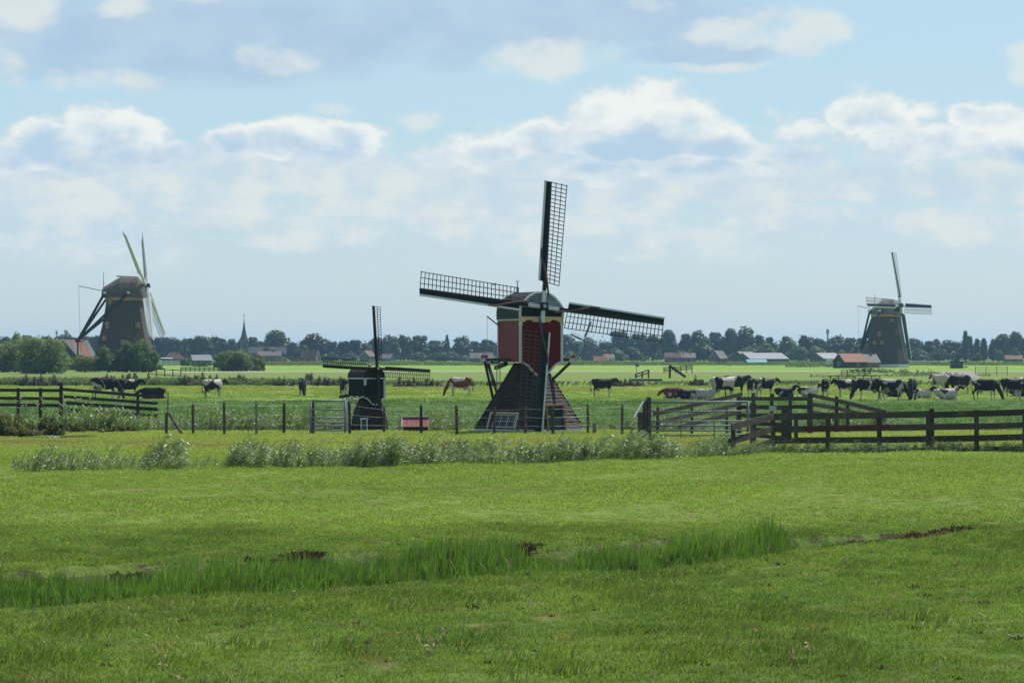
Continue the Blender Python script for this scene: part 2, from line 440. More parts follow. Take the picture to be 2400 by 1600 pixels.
leaf_mat('leaf_far', (0.026, 0.050, 0.020), (0.062, 0.098, 0.034), gloss=0.03, scale=0.12)
leaf_mat('leaf_far_light', (0.065, 0.105, 0.035), (0.15, 0.195, 0.07), gloss=0.03, scale=0.12)
leaf_mat('leaf_copper', (0.020, 0.016, 0.016), (0.042, 0.034, 0.030), gloss=0.03, scale=0.12)
leaf_mat('weed_olive', (0.080, 0.105, 0.028), (0.190, 0.205, 0.065), gloss=0.008, scale=0.9, third=(0.11, 0.07, 0.045))
leaf_mat('weed_purple', (0.070, 0.075, 0.035), (0.150, 0.110, 0.090), gloss=0.02, scale=0.3, third=(0.085, 0.115, 0.04))
leaf_mat('flower_head', (0.42, 0.36, 0.34), (0.62, 0.58, 0.54), gloss=0.0, scale=2.0)
leaf_mat('straw', (0.26, 0.20, 0.10), (0.42, 0.35, 0.20), gloss=0.03, trans=0.2)
leaf_mat('scrap', (0.05, 0.035, 0.02), (0.13, 0.09, 0.05), gloss=0.0, trans=0.1)
plain('bark', (0.075, 0.058, 0.042), 0.9, 0.3, 4.0, 0.5)
plain('fence_wood', (0.052, 0.040, 0.030), 0.85, 0.35, 2.2, 0.4, (1, 1, 1), per_object=0.25, second=(0.085, 0.088, 0.055))
plain('fence_green', (0.056, 0.047, 0.030), 0.85, 0.4, 2.0, 0.4, per_object=0.3, second=(0.092, 0.098, 0.042))
plain('fence_grey', (0.072, 0.064, 0.056), 0.9, 0.3, 2.5, 0.4, per_object=0.25, second=(0.12, 0.115, 0.10), spec=0.1)
plain('board_red', (0.090, 0.028, 0.021), 0.8, 0.25, 2.5, 0.3)
plain('post_brown', (0.072, 0.048, 0.036), 0.85, 0.4, 5.0, 0.5, per_object=0.3, second=(0.15, 0.12, 0.10))
plain('post_pale', (0.21, 0.19, 0.165), 0.8, 0.3, 5.0, 0.4, per_object=0.2)
plain('galvanised', (0.165, 0.19, 0.205), 0.6, 0.15, 3.0, 0.1, metal=0.3, spec=0.4)
plain('wire', (0.25, 0.25, 0.25), 0.5, 0.1, 3.0, 0, metal=0.6)
plain('tar_green', (0.014, 0.020, 0.017), 0.75, 0.25, 2.0, 0.2, spec=0.15)
plain('tar_black', (0.020, 0.017, 0.015), 0.65, 0.3, 2.0, 0.3)
plain('tile_brown', (0.034, 0.024, 0.020), 0.7, 0.4, 9.0, 0.4, per_object=0.35, second=(0.10, 0.060, 0.045), second_at=(0.60, 0.85), coord='Object')
plain('roof_board', (0.060, 0.050, 0.044), 0.6, 0.35, 4.0, 0.4, per_object=0.3)
plain('paint_red', (0.195, 0.026, 0.026), 0.55, 0.15, 1.5, 0.1, per_object=0.08, spec=0.2)
plain('paint_red_shaded', (0.130, 0.008, 0.010), 0.65, 0.15, 1.5, 0.1, spec=0.15)  # same red as the side boards, darkened to paint the front's shade
plain('paint_white', (0.60, 0.62, 0.61), 0.5, 0.10, 3.0, 0.1, second=(0.55, 0.56, 0.52), second_at=(0.6, 0.8))
plain('paint_cream', (0.60, 0.49, 0.27), 0.5, 0.12, 3.0, 0.1)
plain('paint_green', (0.009, 0.024, 0.023), 0.7, 0.2, 2.0, 0.1, spec=0.12)
plain('paint_green_pale', (0.40, 0.50, 0.48), 0.45, 0.2, 3.0, 0.1)
plain('paint_green_door', (0.016, 0.105, 0.055), 0.45, 0.15, 2.0, 0.1)
plain('paint_ochre', (0.34, 0.20, 0.07), 0.55, 0.18, 2.0, 0.1)
plain('paint_orange', (0.30, 0.15, 0.055), 0.6, 0.2, 3.0, 0.2)
plain('lath', (0.085, 0.074, 0.048), 0.75, 0.3, 5.0, 0, per_object=0.2)
plain('lath_grey', (0.26, 0.25, 0.23), 0.75, 0.3, 5.0, 0, per_object=0.2)
plain('sailcloth', (0.085, 0.055, 0.048), 0.9, 0.25, 5.0, 0.4)
leaf_mat('sailcloth_pale', (0.62, 0.62, 0.54), (0.74, 0.74, 0.68), gloss=0.01, trans=0.5, scale=0.5)
plain('thatch', (0.062, 0.048, 0.041), 0.95, 0.28, 0.7, 0.7, stretch=(1, 1, 0.25), second=(0.040, 0.033, 0.030))
plain('thatch_cap', (0.110, 0.090, 0.078), 0.95, 0.3, 1.0, 0.7, second=(0.065, 0.056, 0.05))
plain('thatch_grey', (0.17, 0.15, 0.14), 0.95, 0.25, 1.2, 0.6)
plain('ridge_moss', (0.16, 0.155, 0.085), 0.9, 0.2, 2.0, 0.3)
plain('tile_grey', (0.14, 0.125, 0.115), 0.75, 0.35, 2.0, 0.4, second=(0.20, 0.18, 0.16))
plain('tile_rust', (0.26, 0.075, 0.035), 0.75, 0.3, 2.0, 0.4)
plain('tile_orange', (0.20, 0.072, 0.045), 0.75, 0.2, 1.5, 0.3)
plain('tile_red', (0.125, 0.058, 0.048), 0.75, 0.2, 1.0, 0.3)
plain('metal_roof', (0.16, 0.175, 0.20), 0.65, 0.08, 0.8, 0.05, spec=0.3)
plain('metal_red', (0.28, 0.055, 0.060), 0.4, 0.2, 5.0, 0.1, spec=0.5)
plain('brick', (0.17, 0.095, 0.065), 0.85, 0.25, 1.2, 0.2)
plain('brick_dull', (0.14, 0.11, 0.10), 0.85, 0.2, 1.0, 0.2)
plain('window_white', (0.34, 0.35, 0.35), 0.6, 0.1, 2.0, 0)
plain('plaster', (0.55, 0.54, 0.50), 0.8, 0.1, 1.0, 0.1)
plain('slate', (0.060, 0.066, 0.078), 0.6, 0.2, 1.0, 0.2)
plain('glass_dark', (0.035, 0.042, 0.05), 0.25, 0.05, 1.0, 0, spec=0.4)
plain('gravel', (0.27, 0.25, 0.20), 0.95, 0.25, 2.0, 0.5)
plain('concrete', (0.36, 0.35, 0.33), 0.85, 0.2, 2.0, 0.3)
plain('asphalt_yard', (0.19, 0.165, 0.155), 0.9, 0.2, 1.0, 0.2)
plain('red_cap', (0.42, 0.045, 0.035), 0.45, 0.1, 3.0, 0)
plain('canvas_teal', (0.10, 0.30, 0.28), 0.7, 0.1, 1.0, 0)
plain('plumage_dark', (0.03, 0.03, 0.035), 0.7, 0.2, 20.0, 0)
plain('plumage_pale', (0.55, 0.53, 0.50), 0.8, 0.3, 12.0, 0)
plain('skin_pink', (0.36, 0.25, 0.20), 0.7, 0.15, 6.0, 0)
plain('sign_face', (0.42, 0.41, 0.38), 0.7, 0.5, 30.0, 0)
plain('panel_solar', (0.05, 0.055, 0.07), 0.25, 0.1, 3.0, 0, spec=0.7)


def water_mat():
    m, T, b = material('ditch_water')
    g = T.new('ShaderNodeNewGeometry')
    n = T.noise(T.vm('MULTIPLY', g.outputs['Position'], (1.0, 0.5, 1.0)), 2.5, 3, 0.5)
    b.inputs['Base Color'].default_value = (0.012, 0.012, 0.009, 1); b.inputs['Roughness'].default_value = 0.06
    b.inputs['Specular IOR Level'].default_value = 0.5; b.inputs['IOR'].default_value = 1.33
    bn = T.new('ShaderNodeBump'); bn.inputs['Strength'].default_value = 0.15; bn.inputs['Distance'].default_value = 0.03
    T.put(bn.inputs['Height'], n); T.l.new(bn.outputs[0], b.inputs['Normal'])


water_mat()


def cow_mat():
    """coat: obj.color = (share of dark, pattern shift, 0 black / 1 red, spare)"""
    m, T, b = material('cow_coat')
    tc = T.new('ShaderNodeTexCoord'); oi = T.new('ShaderNodeObjectInfo')
    col = T.new('ShaderNodeSeparateColor'); T.l.new(oi.outputs['Color'], col.inputs[0])
    P = tc.outputs['Object']; x, y, z = T.xyz(P)
    sh = T.m('MULTIPLY', col.outputs[1], 60.0)
    v = T.vm('ADD', P, T.comb(sh, T.m('MULTIPLY', sh, 0.37), T.m('MULTIPLY', sh, 0.71)))
    n = T.noise(v, 1.35, 1.6, 0.4, 0.35)
    fine = T.noise(v, 14.0, 3, 0.6)
    # belly, udder and lower legs run to white, head and neck to the dark colour
    bias = T.m('ADD', T.m('MULTIPLY', T.ss(0.78, 0.45, z), -0.16), T.m('MULTIPLY', T.ss(0.72, 0.95, x), 0.30))
    d = T.m('ADD', T.m('ADD', n, bias), T.m('SUBTRACT', col.outputs[0], 0.5))
    d = T.m('MULTIPLY_ADD', T.m('SUBTRACT', fine, 0.5), 0.05, d)
    dark = T.mix(col.outputs[2], (0.012, 0.011, 0.011), (0.135, 0.038, 0.022))
    white = T.mix(fine, (0.34, 0.30, 0.25), (0.56, 0.52, 0.46))
    T.put(b.inputs['Base Color'], T.mix(T.ss(0.485, 0.515, d), white, dark))
    b.inputs['Roughness'].default_value = 0.6; b.inputs['Specular IOR Level'].default_value = 0.18


cow_mat()

# ------------------------------------------------------------------ the land
NB = np.array([(-40, 18), (-14, 36.6), (-7, 41), (-3.1, 43.9), (-1.3, 46), (.68, 47.3), (2.07, 48.3), (4.44, 51.6), (5.8, 54), (9.15, 59.3), (40, 100)], float)
FB = np.array([(-40, 28), (-14, 44.6), (-8.2, 47.8), (-3.66, 51.3), (.31, 53.5), (2.9, 55.9), (5.2, 56.3), (9.3, 60.4), (40, 102)], float)


def sstep(a, b, v):
    t = np.clip((v - a) / (b - a), 0, 1); return t * t * (3 - 2 * t)


def bank(x):
    w = 0.16 * np.sin(x * 2.3) + 0.10 * np.sin(x * 5.1 + 1) + 0.07 * np.sin(x * 11.7)
    n = np.interp(x, NB[:, 0], NB[:, 1]) + w
    f = np.interp(x, FB[:, 0], FB[:, 1]) + 0.22 * np.sin(x * 1.9 + 2) + 0.16 * np.sin(x * 4.7) + 0.08 * np.sin(x * 13.0)
    return n, np.maximum(f, n + 0.5)


def land(x, y):
    """height of the ground"""
    x = np.asarray(x, float); y = np.asarray(y, float)
    n, f = bank(x)
    t = (y - n) / (f - n)
    D = 0.34 * sstep(6.5, 3.5, x) + 0.17 * sstep(10.5, 8.0, x)
    D = np.where(x > 10.5, 0, np.minimum(D, 0.38))
    z = -D * sstep(-0.06, 0.16, t) * sstep(1.0, 0.90, t)
    near = sstep(150, 100, y)
    z = z + near * (0.022 * np.sin(x * 0.9 + y * 0.31) + 0.018 * np.sin(x * 2.3 - y * 1.1 + 1.3) + 0.012 * np.sin(x * 4.9 + y * 2.7))
    # the wet ditch behind the wire fence and the small pool beside it
    z = z - 0.22 * sstep(133.6, 134.6, y) * sstep(140.5, 138.5, y) * (sstep(-3.2, -4.6, x) + sstep(3.0, 4.2, x))
    z = z - 0.12 * np.exp(-((x + 19.2) / 1.6) ** 2 - ((y - 126) / 4.0) ** 2)
    return z


def make_ground():
    ys = list(np.arange(20, 64, 0.25)) + list(np.arange(64, 146, 1.0))
    y = 146.0
    while y < 6500: ys.append(y); y *= 1.09
    ys = [-300, -100, -20, 0, 10] + ys + [6500]
    xs = list(np.arange(-14, 14.01, 0.25)); x = 14.6; o = []
    while x < 6000: o.append(x); x = x * 1.12
    o.append(6000)
    xs = [-v for v in reversed(o)] + xs + o
    X, Y = np.meshgrid(xs, ys); Z = land(X, Y)
    v = np.stack([X.ravel(), Y.ravel(), Z.ravel()], 1); nx = len(xs); ny = len(ys)
    i = (np.arange(ny - 1)[:, None] * nx + np.arange(nx - 1)[None]).ravel()
    f = np.stack([i, i + 1, i + nx + 1, i + nx], 1)
    me = bpy.data.meshes.new('ground'); me.from_pydata(v.tolist(), [], f.tolist()); me.update()
    me.polygons.foreach_set('use_smooth', [True] * len(me.polygons))
    o = link('ground', me, None, 'meadow'); tag(o, kind='structure')


make_ground()
# water in the near ditch, the pool and the wet ditch behind the fence
mb = MB(); xs_ = np.linspace(-16, -1.6, 40); n_, f_ = bank(xs_)
vs = [(x, n, -0.12) for x, n in zip(xs_, n_ - 0.2)] + [(x, f, -0.12) for x, f in zip(xs_, f_ + 0.1)]
mb.add(vs, [(i, i + 1, i + 41, i + 40) for i in range(39)])
tag(mb.build('ditch_water', 'ditch_water'), kind='structure')
mb = MB(); mb.add([(-19.2 + 1.7 * math.cos(a), 126 + 4.2 * math.sin(a), -0.045) for a in np.linspace(0, 2 * math.pi, 20, endpoint=False)], [tuple(range(20))])
tag(mb.build('pool_water', 'ditch_water'), kind='structure')
for x0, x1 in ((-40, -4.2), (3.8, 40)):
    mb = MB(); mb.add([(x0, 134.2, -0.12), (x1, 134.2, -0.12), (x1, 139, -0.12), (x0, 139, -0.12)], [(0, 1, 2, 3)])
    tag(mb.build('ditch_water', 'ditch_water'), kind='structure')
# the raised gravel track along the far side of the canal, and the worn yard before the far pump mill
mb = MB(); pts = [(-62, 530), (-40, 545), (0, 552), (60, 556), (140, 552), (260, 548)]
for (xa, ya), (xb, yb) in zip(pts[:-1], pts[1:]):
    mb.add([(xa, ya, -.05), (xb, yb, -.05), (xb, yb + .7, .15), (xa, ya + .7, .15), (xb, yb + 4, .16), (xa, ya + 4, .16), (xb, yb + 5, -.05), (xa, ya + 5, -.05)],
           [(0, 1, 2, 3), (3, 2, 4, 5), (5, 4, 6, 7)])
tag(mb.build('track_path', 'gravel'), kind='structure')
a, b, c_, d_ = gp(2185, 886), gp(2300, 886), gp(2285, 876), gp(2210, 876)
mb = MB(); mb.add([(a.x, a.y, .02), (b.x, b.y, .02), (c_.x, c_.y, .35), (d_.x, d_.y, .35)], [(0, 1, 2, 3)])
tag(mb.build('yard_path', 'asphalt_yard'), kind='structure')


# ------------------------------------------------------------------ blades: grass, reeds
def blade_tuft(name, n, radius, h0, h1, w, lean, mat, wind=0.0, seg=3, droop=0.5, r=None):
    r = r or random.Random(hash(name) % 1000 if False else sum(map(ord, name)))
    v = []; f = []
    for _ in range(n):
        a = r.uniform(0, 6.283); q = radius * math.sqrt(r.random()); bx, by = q * math.cos(a), q * math.sin(a)
        h = r.uniform(h0, h1); la = r.uniform(0, 6.283); ln = abs(r.gauss(0, lean)) * h
        lx, ly = ln * math.cos(la) + wind * h * r.uniform(0.5, 1.4), ln * math.sin(la)
        fa = r.uniform(0, math.pi); wx, wy = math.cos(fa) * w / 2, math.sin(fa) * w / 2
        base = len(v); dr = droop * r.uniform(0.2, 1.4)
        for k in range(seg + 1):
            t = k / seg; s = t * t
            cx, cy = bx + lx * (0.35 * t + 0.65 * s), by + ly * (0.35 * t + 0.65 * s); cz = h * (t - dr * 0.32 * t * t * t)
            if k == seg:
                v.append((cx, cy, cz))
            else:
                ww = 1.0 if k == 0 else (1.0 - 0.55 * t)
                v += [(cx - wx * ww, cy - wy * ww, cz), (cx + wx * ww, cy + wy * ww, cz)]
        for k in range(seg - 1):
            f.append((base + 2 * k, base + 2 * k + 1, base + 2 * k + 3, base + 2 * k + 2))
        f.append((base + 2 * seg - 2, base + 2 * seg - 1, base + 2 * seg))
    me = bpy.data.meshes.new(name); me.from_pydata(v, [], f); me.update(); me.materials.append(MATS[mat])
    return me


def reed_tuft(name, stems, radius, h0, h1, leaf, w, mat, wind=0.5, leaves=(4, 7)):
    """upright stems whose flat leaves arch over with the wind"""
    r = random.Random(sum(map(ord, name))); v = []; f = []
    for _ in range(stems):
        a = r.uniform(0, 6.283); q = radius * math.sqrt(r.random()); bx, by = q * math.cos(a), q * math.sin(a); h = r.uniform(h0, h1); ln = wind * 0.22 * h
        b = len(v); sw = w * 0.32
        v += [(bx - sw, by, 0), (bx + sw, by, 0), (bx + ln + sw * .5, by, h), (bx + ln - sw * .5, by, h)]; f.append((b, b + 1, b + 2, b + 3))
        n = r.randint(*leaves)
        for k in range(n):
            t = 0.22 + 0.78 * (k + r.random() * .6) / n; x0, z0 = bx + ln * t * t, h * min(t, 1.0); L = leaf * r.uniform(.6, 1.25)
            az = r.gauss(0, .55) if r.random() < .85 else r.uniform(0, 6.28); dx, dy = math.cos(az), math.sin(az); up = r.uniform(.5, 1.9)
            b = len(v); ww = w * r.uniform(.6, 1.15)
            px, py = -dy * ww / 2, dx * ww / 2; roll = r.uniform(-.6, .6) * ww
            for s, rise, wd in ((0, 0, .5), (.38, .55, 1.0), (.75, .72, .75)):
                cx, cy, cz = x0 + dx * L * s, by + dy * L * s, z0 + up * L * rise * .75
                v += [(cx - px * wd, cy - py * wd, cz - roll * wd), (cx + px * wd, cy + py * wd, cz + roll * wd)]
            v.append((x0 + dx * L, by + dy * L, z0 + up * L * .38))
            f += [(b, b + 1, b + 3, b + 2), (b + 2, b + 3, b + 5, b + 4), (b + 4, b + 5, b + 6)]
    me = bpy.data.meshes.new(name); me.from_pydata(v, [], f); me.update(); me.materials.append(MATS[mat])
    return me


def scatter(name, protos, x, y, z, rot, scl, idx, label, cat):
    """one object of uncountable growth: a cloud of points, each carrying one of the tufts"""
    col = bpy.data.collections.new(name + '_tufts')
    for k, me in enumerate(protos):
        o = bpy.data.objects.new('%s_%02d' % (name, k), me); col.objects.link(o)
    n = len(x); me = bpy.data.meshes.new(name); me.vertices.add(n)
    me.vertices.foreach_set('co', np.stack([x, y, z], 1).astype(np.float32).ravel())
    for nm, tp, arr in (('rot', 'FLOAT', rot), ('scl', 'FLOAT', scl), ('idx', 'INT', idx)):
        at_ = me.attributes.new(nm, tp, 'POINT'); at_.data.foreach_set('value', np.asarray(arr, np.float32 if tp == 'FLOAT' else np.int32))
    me.update()
    o = link(name, me)
    g = bpy.data.node_groups.new(name, 'GeometryNodeTree')
    g.interface.new_socket('Geometry', in_out='INPUT', socket_type='NodeSocketGeometry')
    g.interface.new_socket('Geometry', in_out='OUTPUT', socket_type='NodeSocketGeometry')
    N = g.nodes; L = g.links
    gi, go = N.new('NodeGroupInput'), N.new('NodeGroupOutput')
    ip = N.new('GeometryNodeInstanceOnPoints'); ci = N.new('GeometryNodeCollectionInfo')
    ci.inputs['Collection'].default_value = col; ci.inputs['Separate Children'].default_value = True; ci.inputs['Reset Children'].default_value = True
    def named(nm, tp):
        q = N.new('GeometryNodeInputNamedAttribute'); q.data_type = tp; q.inputs['Name'].default_value = nm; return q.outputs[0]
    cx = N.new('ShaderNodeCombineXYZ'); L.new(named('rot', 'FLOAT'), cx.inputs[2])
    L.new(gi.outputs[0], ip.inputs['Points']); L.new(ci.outputs[0], ip.inputs['Instance'])
    ip.inputs['Pick Instance'].default_value = True
    L.new(named('idx', 'INT'), ip.inputs['Instance Index']); L.new(cx.outputs[0], ip.inputs['Rotation']); L.new(named('scl', 'FLOAT'), ip.inputs['Scale'])
    L.new(ip.outputs[0], go.inputs[0])
    md = o.modifiers.new('blades', 'NODES'); md.node_group = g
    tag(o, label, cat, kind='stuff')
    return o


def vnoise(x, y, s, seed=0):
    """smooth value noise 0..1"""
    r = np.random.default_rng(seed); tab = r.random((256, 256))
    x = np.asarray(x) * s + 100; y = np.asarray(y) * s + 100
    i = np.floor(x).astype(int); j = np.floor(y).astype(int); u = x - i; v = y - j
    u = u * u * (3 - 2 * u); v = v * v * (3 - 2 * v)
    t = lambda a, b: tab[a % 256, b % 256]
    return (t(i, j) * (1 - u) + t(i + 1, j) * u) * (1 - v) + (t(i, j + 1) * (1 - u) + t(i + 1, j + 1) * u) * v


def in_view(n, y0, y1, margin=2.0):
    """n points evenly over the strip of land in view between two depths"""
    y = np.sqrt(rng.random(n) * (y1 ** 2 - y0 ** 2) + y0 ** 2)
    x = (rng.random(n) * 2 - 1) * (0.176 * y + margin)
    return x, y


def ditch_t(x, y):
    n, f = bank(x); return (y - n) / (f - n)


G = 'grass_blade'
short = [blade_tuft('short_a%d' % k, 30, 0.16, 0.025, 0.075, 0.0085, 0.6, G, 0.15, seg=2) for k in range(5)]
rough = [blade_tuft('rough_b%d' % k, 26, 0.13, 0.04, 0.115, 0.0095, 0.5, G, 0.25, seg=3) for k in range(4)]
def near_grass():
    x, y = in_view(36000, 27.5, 61)
    t = ditch_t(x, y); clump = vnoise(x, y * 0.6, 0.55, 3) * 0.6 + vnoise(x, y, 1.7, 4) * 0.4
    keep = ((t < 0.02) | (t > 1.0)) & ((clump > 0.22) | (rng.random(len(x)) < 0.6)) & (x < 10.5 + 0 * y)
    keep |= (x >= 9.0)
    x, y, clump = x[keep], y[keep], clump[keep]
    s = 0.55 + 0.75 * clump + 0.25 * rng.random(len(x))
    idx = np.where((clump > 0.66) & (rng.random(len(x)) < 0.4), 5 + rng.integers(0, 4, len(x)), rng.integers(0, 5, len(x)))
    # single lush clumps, where dung has fed the turf
    ex, ey = [], []
    for px, py, k in ((205, 1472, 34), (150, 1478, 18), (30, 1548, 22), (120, 1545, 12), (820, 1530, 12), (1310, 1556, 16), (1300, 1580, 10), (1775, 1446, 16), (2020, 1330, 14), (900, 1418, 16), (960, 1425, 10), (1150, 1405, 14), (2300, 1330, 10),
                      (2180, 1455, 10), (620, 1440, 8), (1520, 1350, 14), (1600, 1345, 12), (2060, 1560, 10), (560, 1525, 8), (400, 1560, 8), (1100, 1500, 8), (1700, 1530, 8)):
        p = gp(px, py)
        ex += list(p.x + rng.normal(0, .30, k)); ey += list(p.y + rng.normal(0, .45, k))
    ex, ey = np.array(ex), np.array(ey)
    x = np.concatenate([x, ex]); y = np.concatenate([y, ey]); s = np.concatenate([s, rng.uniform(1.2, 2.0, len(ex))]); idx = np.concatenate([idx, 5 + rng.integers(0, 4, len(ex))])
    scatter('meadow_grass', short + rough, x, y, land(x, y) - 0.004, rng.random(len(x)) * 0.9 - 0.45, s, idx,
            'rough green pasture grass with worn tufts before the overgrown ditch', 'grass')
near_grass()


def meadow_bits():
    # dry straws and dung-brown scraps lying in the turf, and a few docks gone to seed
    x, y = in_view(900, 28, 60); t = ditch_t(x, y); k = (t < -.02) | (t > 1.05); x, y = x[k], y[k]
    pr = [blade_tuft('straw_%d' % k, 3, 0.10, 0.02, 0.07, 0.008, 2.2, 'straw', 0.4, seg=2) for k in range(4)] + [blade_tuft('scrap_%d' % k, 9, 0.07, 0.02, 0.05, 0.02, 1.2, 'scrap', 0.0, seg=2) for k in range(3)]
    scatter('meadow_straws', pr, x, y, land(x, y) + .02, rng.random(len(x)) * 6.28, rng.uniform(.6, 1.6, len(x)), np.where(rng.random(len(x)) < .75, rng.integers(0, 4, len(x)), 4 + rng.integers(0, 3, len(x))), 'dry straws and brown scraps lying in the near turf', 'straw')
    # crumbled peat along the far bank and in the trodden rut
    cx, cyy = [], []
    for xa, ya, xb, yb, k in ((1925, 1276, 2010, 1264, 60), (2000, 1270, 2120, 1256, 90), (2100, 1262, 2230, 1250, 80), (2225, 1250, 2275, 1244, 14), (660, 1308, 750, 1300, 60), (1195, 1290, 1265, 1276, 60), (270, 1342, 330, 1334, 14), (560, 1318, 640, 1310, 20)):
        for _ in range(k):
            u = rng.random(); p = gp(xa + (xb - xa) * u, ya + (yb - ya) * u + rng.normal(0, 2.2)); cx.append(p.x); cyy.append(p.y)
    cx, cyy = np.array(cx), np.array(cyy); n = len(cx)
    scatter('peat_crumbs', [blade_tuft('crumb_%d' % k, 12, 0.09, 0.03, 0.09, 0.05, 0.9, 'scrap', 0.0, seg=2) for k in range(4)], cx, cyy, np.maximum(land(cx, cyy), -.12), rng.random(n) * 6.28, rng.uniform(.7, 1.7, n), rng.integers(0, 4, n), 'crumbled brown peat along the ditch bank and its trodden end', 'soil')
    pts = [gp(px, py) for px, py in ((1004, 1535), (1020, 1528), (950, 1425), (925, 1430), (1040, 1500), (2255, 1420), (1860, 1560), (1895, 1540), (1985, 1330), (820, 1525), (690, 1400), (1530, 1590), (2080, 1450), (380, 1580), (1240, 1430))]
    x = np.array([p.x for p in pts]); y = np.array([p.y for p in pts]); n = len(x)
    scatter('dock_stems', [reed_tuft('dock_%d' % k, 3, 0.06, 0.12, 0.30, 0.09, 0.03, 'straw', 0.1) for k in range(3)], x, y, land(x, y), rng.random(n) * 6.28, rng.uniform(.35, .7, n), rng.integers(0, 3, n), 'thin dock stems sticking out of the near turf', 'weeds')


meadow_bits()
mid_t = [blade_tuft('mid_a%d' % k, 24, 0.24, 0.025, 0.07, 0.017, 0.6, G, 0.2, seg=2) for k in range(4)]
def mid_grass():
    x, y = in_view(30000, 55, 102)
    t = ditch_t(x, y); keep = t > 1.0; x, y = x[keep], y[keep]
    cl = vnoise(x, y * 0.5, 0.4, 8)
    scatter('short_grass', mid_t, x, y, land(x, y) - 0.004, rng.random(len(x)) * 0.9 - 0.45, 0.6 + 0.8 * cl, rng.integers(0, 4, len(x)),
            'short bright field grass between the ditch and the reed row', 'grass')
    x, y = in_view(20000, 98, 134)
    cl = vnoise(x, y * 0.5, 0.35, 9)
    keep = (((x + 19.2) / 1.6) ** 2 + ((y - 126) / 4) ** 2 > 1)
    x, y, cl = x[keep], y[keep], cl[keep]
    scatter('verge_grass', [blade_tuft('mid_c%d' % k, 20, 0.3, 0.04, 0.12, 0.026, 0.6, G, 0.25, seg=2) for k in range(4)], x, y, land(x, y) - 0.004,
            rng.random(len(x)) * 0.9 - 0.45, 0.6 + 0.8 * cl, rng.integers(0, 4, len(x)), 'yellowish grass between the reed row and the wire fence', 'grass')
    x, y = in_view(15000, 139, 330)
    cl = vnoise(x, y * 0.5, 0.15, 10)
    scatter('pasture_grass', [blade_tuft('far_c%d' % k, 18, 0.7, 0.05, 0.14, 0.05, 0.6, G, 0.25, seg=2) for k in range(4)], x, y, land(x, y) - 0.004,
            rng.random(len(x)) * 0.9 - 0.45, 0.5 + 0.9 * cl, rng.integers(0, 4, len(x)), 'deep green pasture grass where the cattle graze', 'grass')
mid_grass()


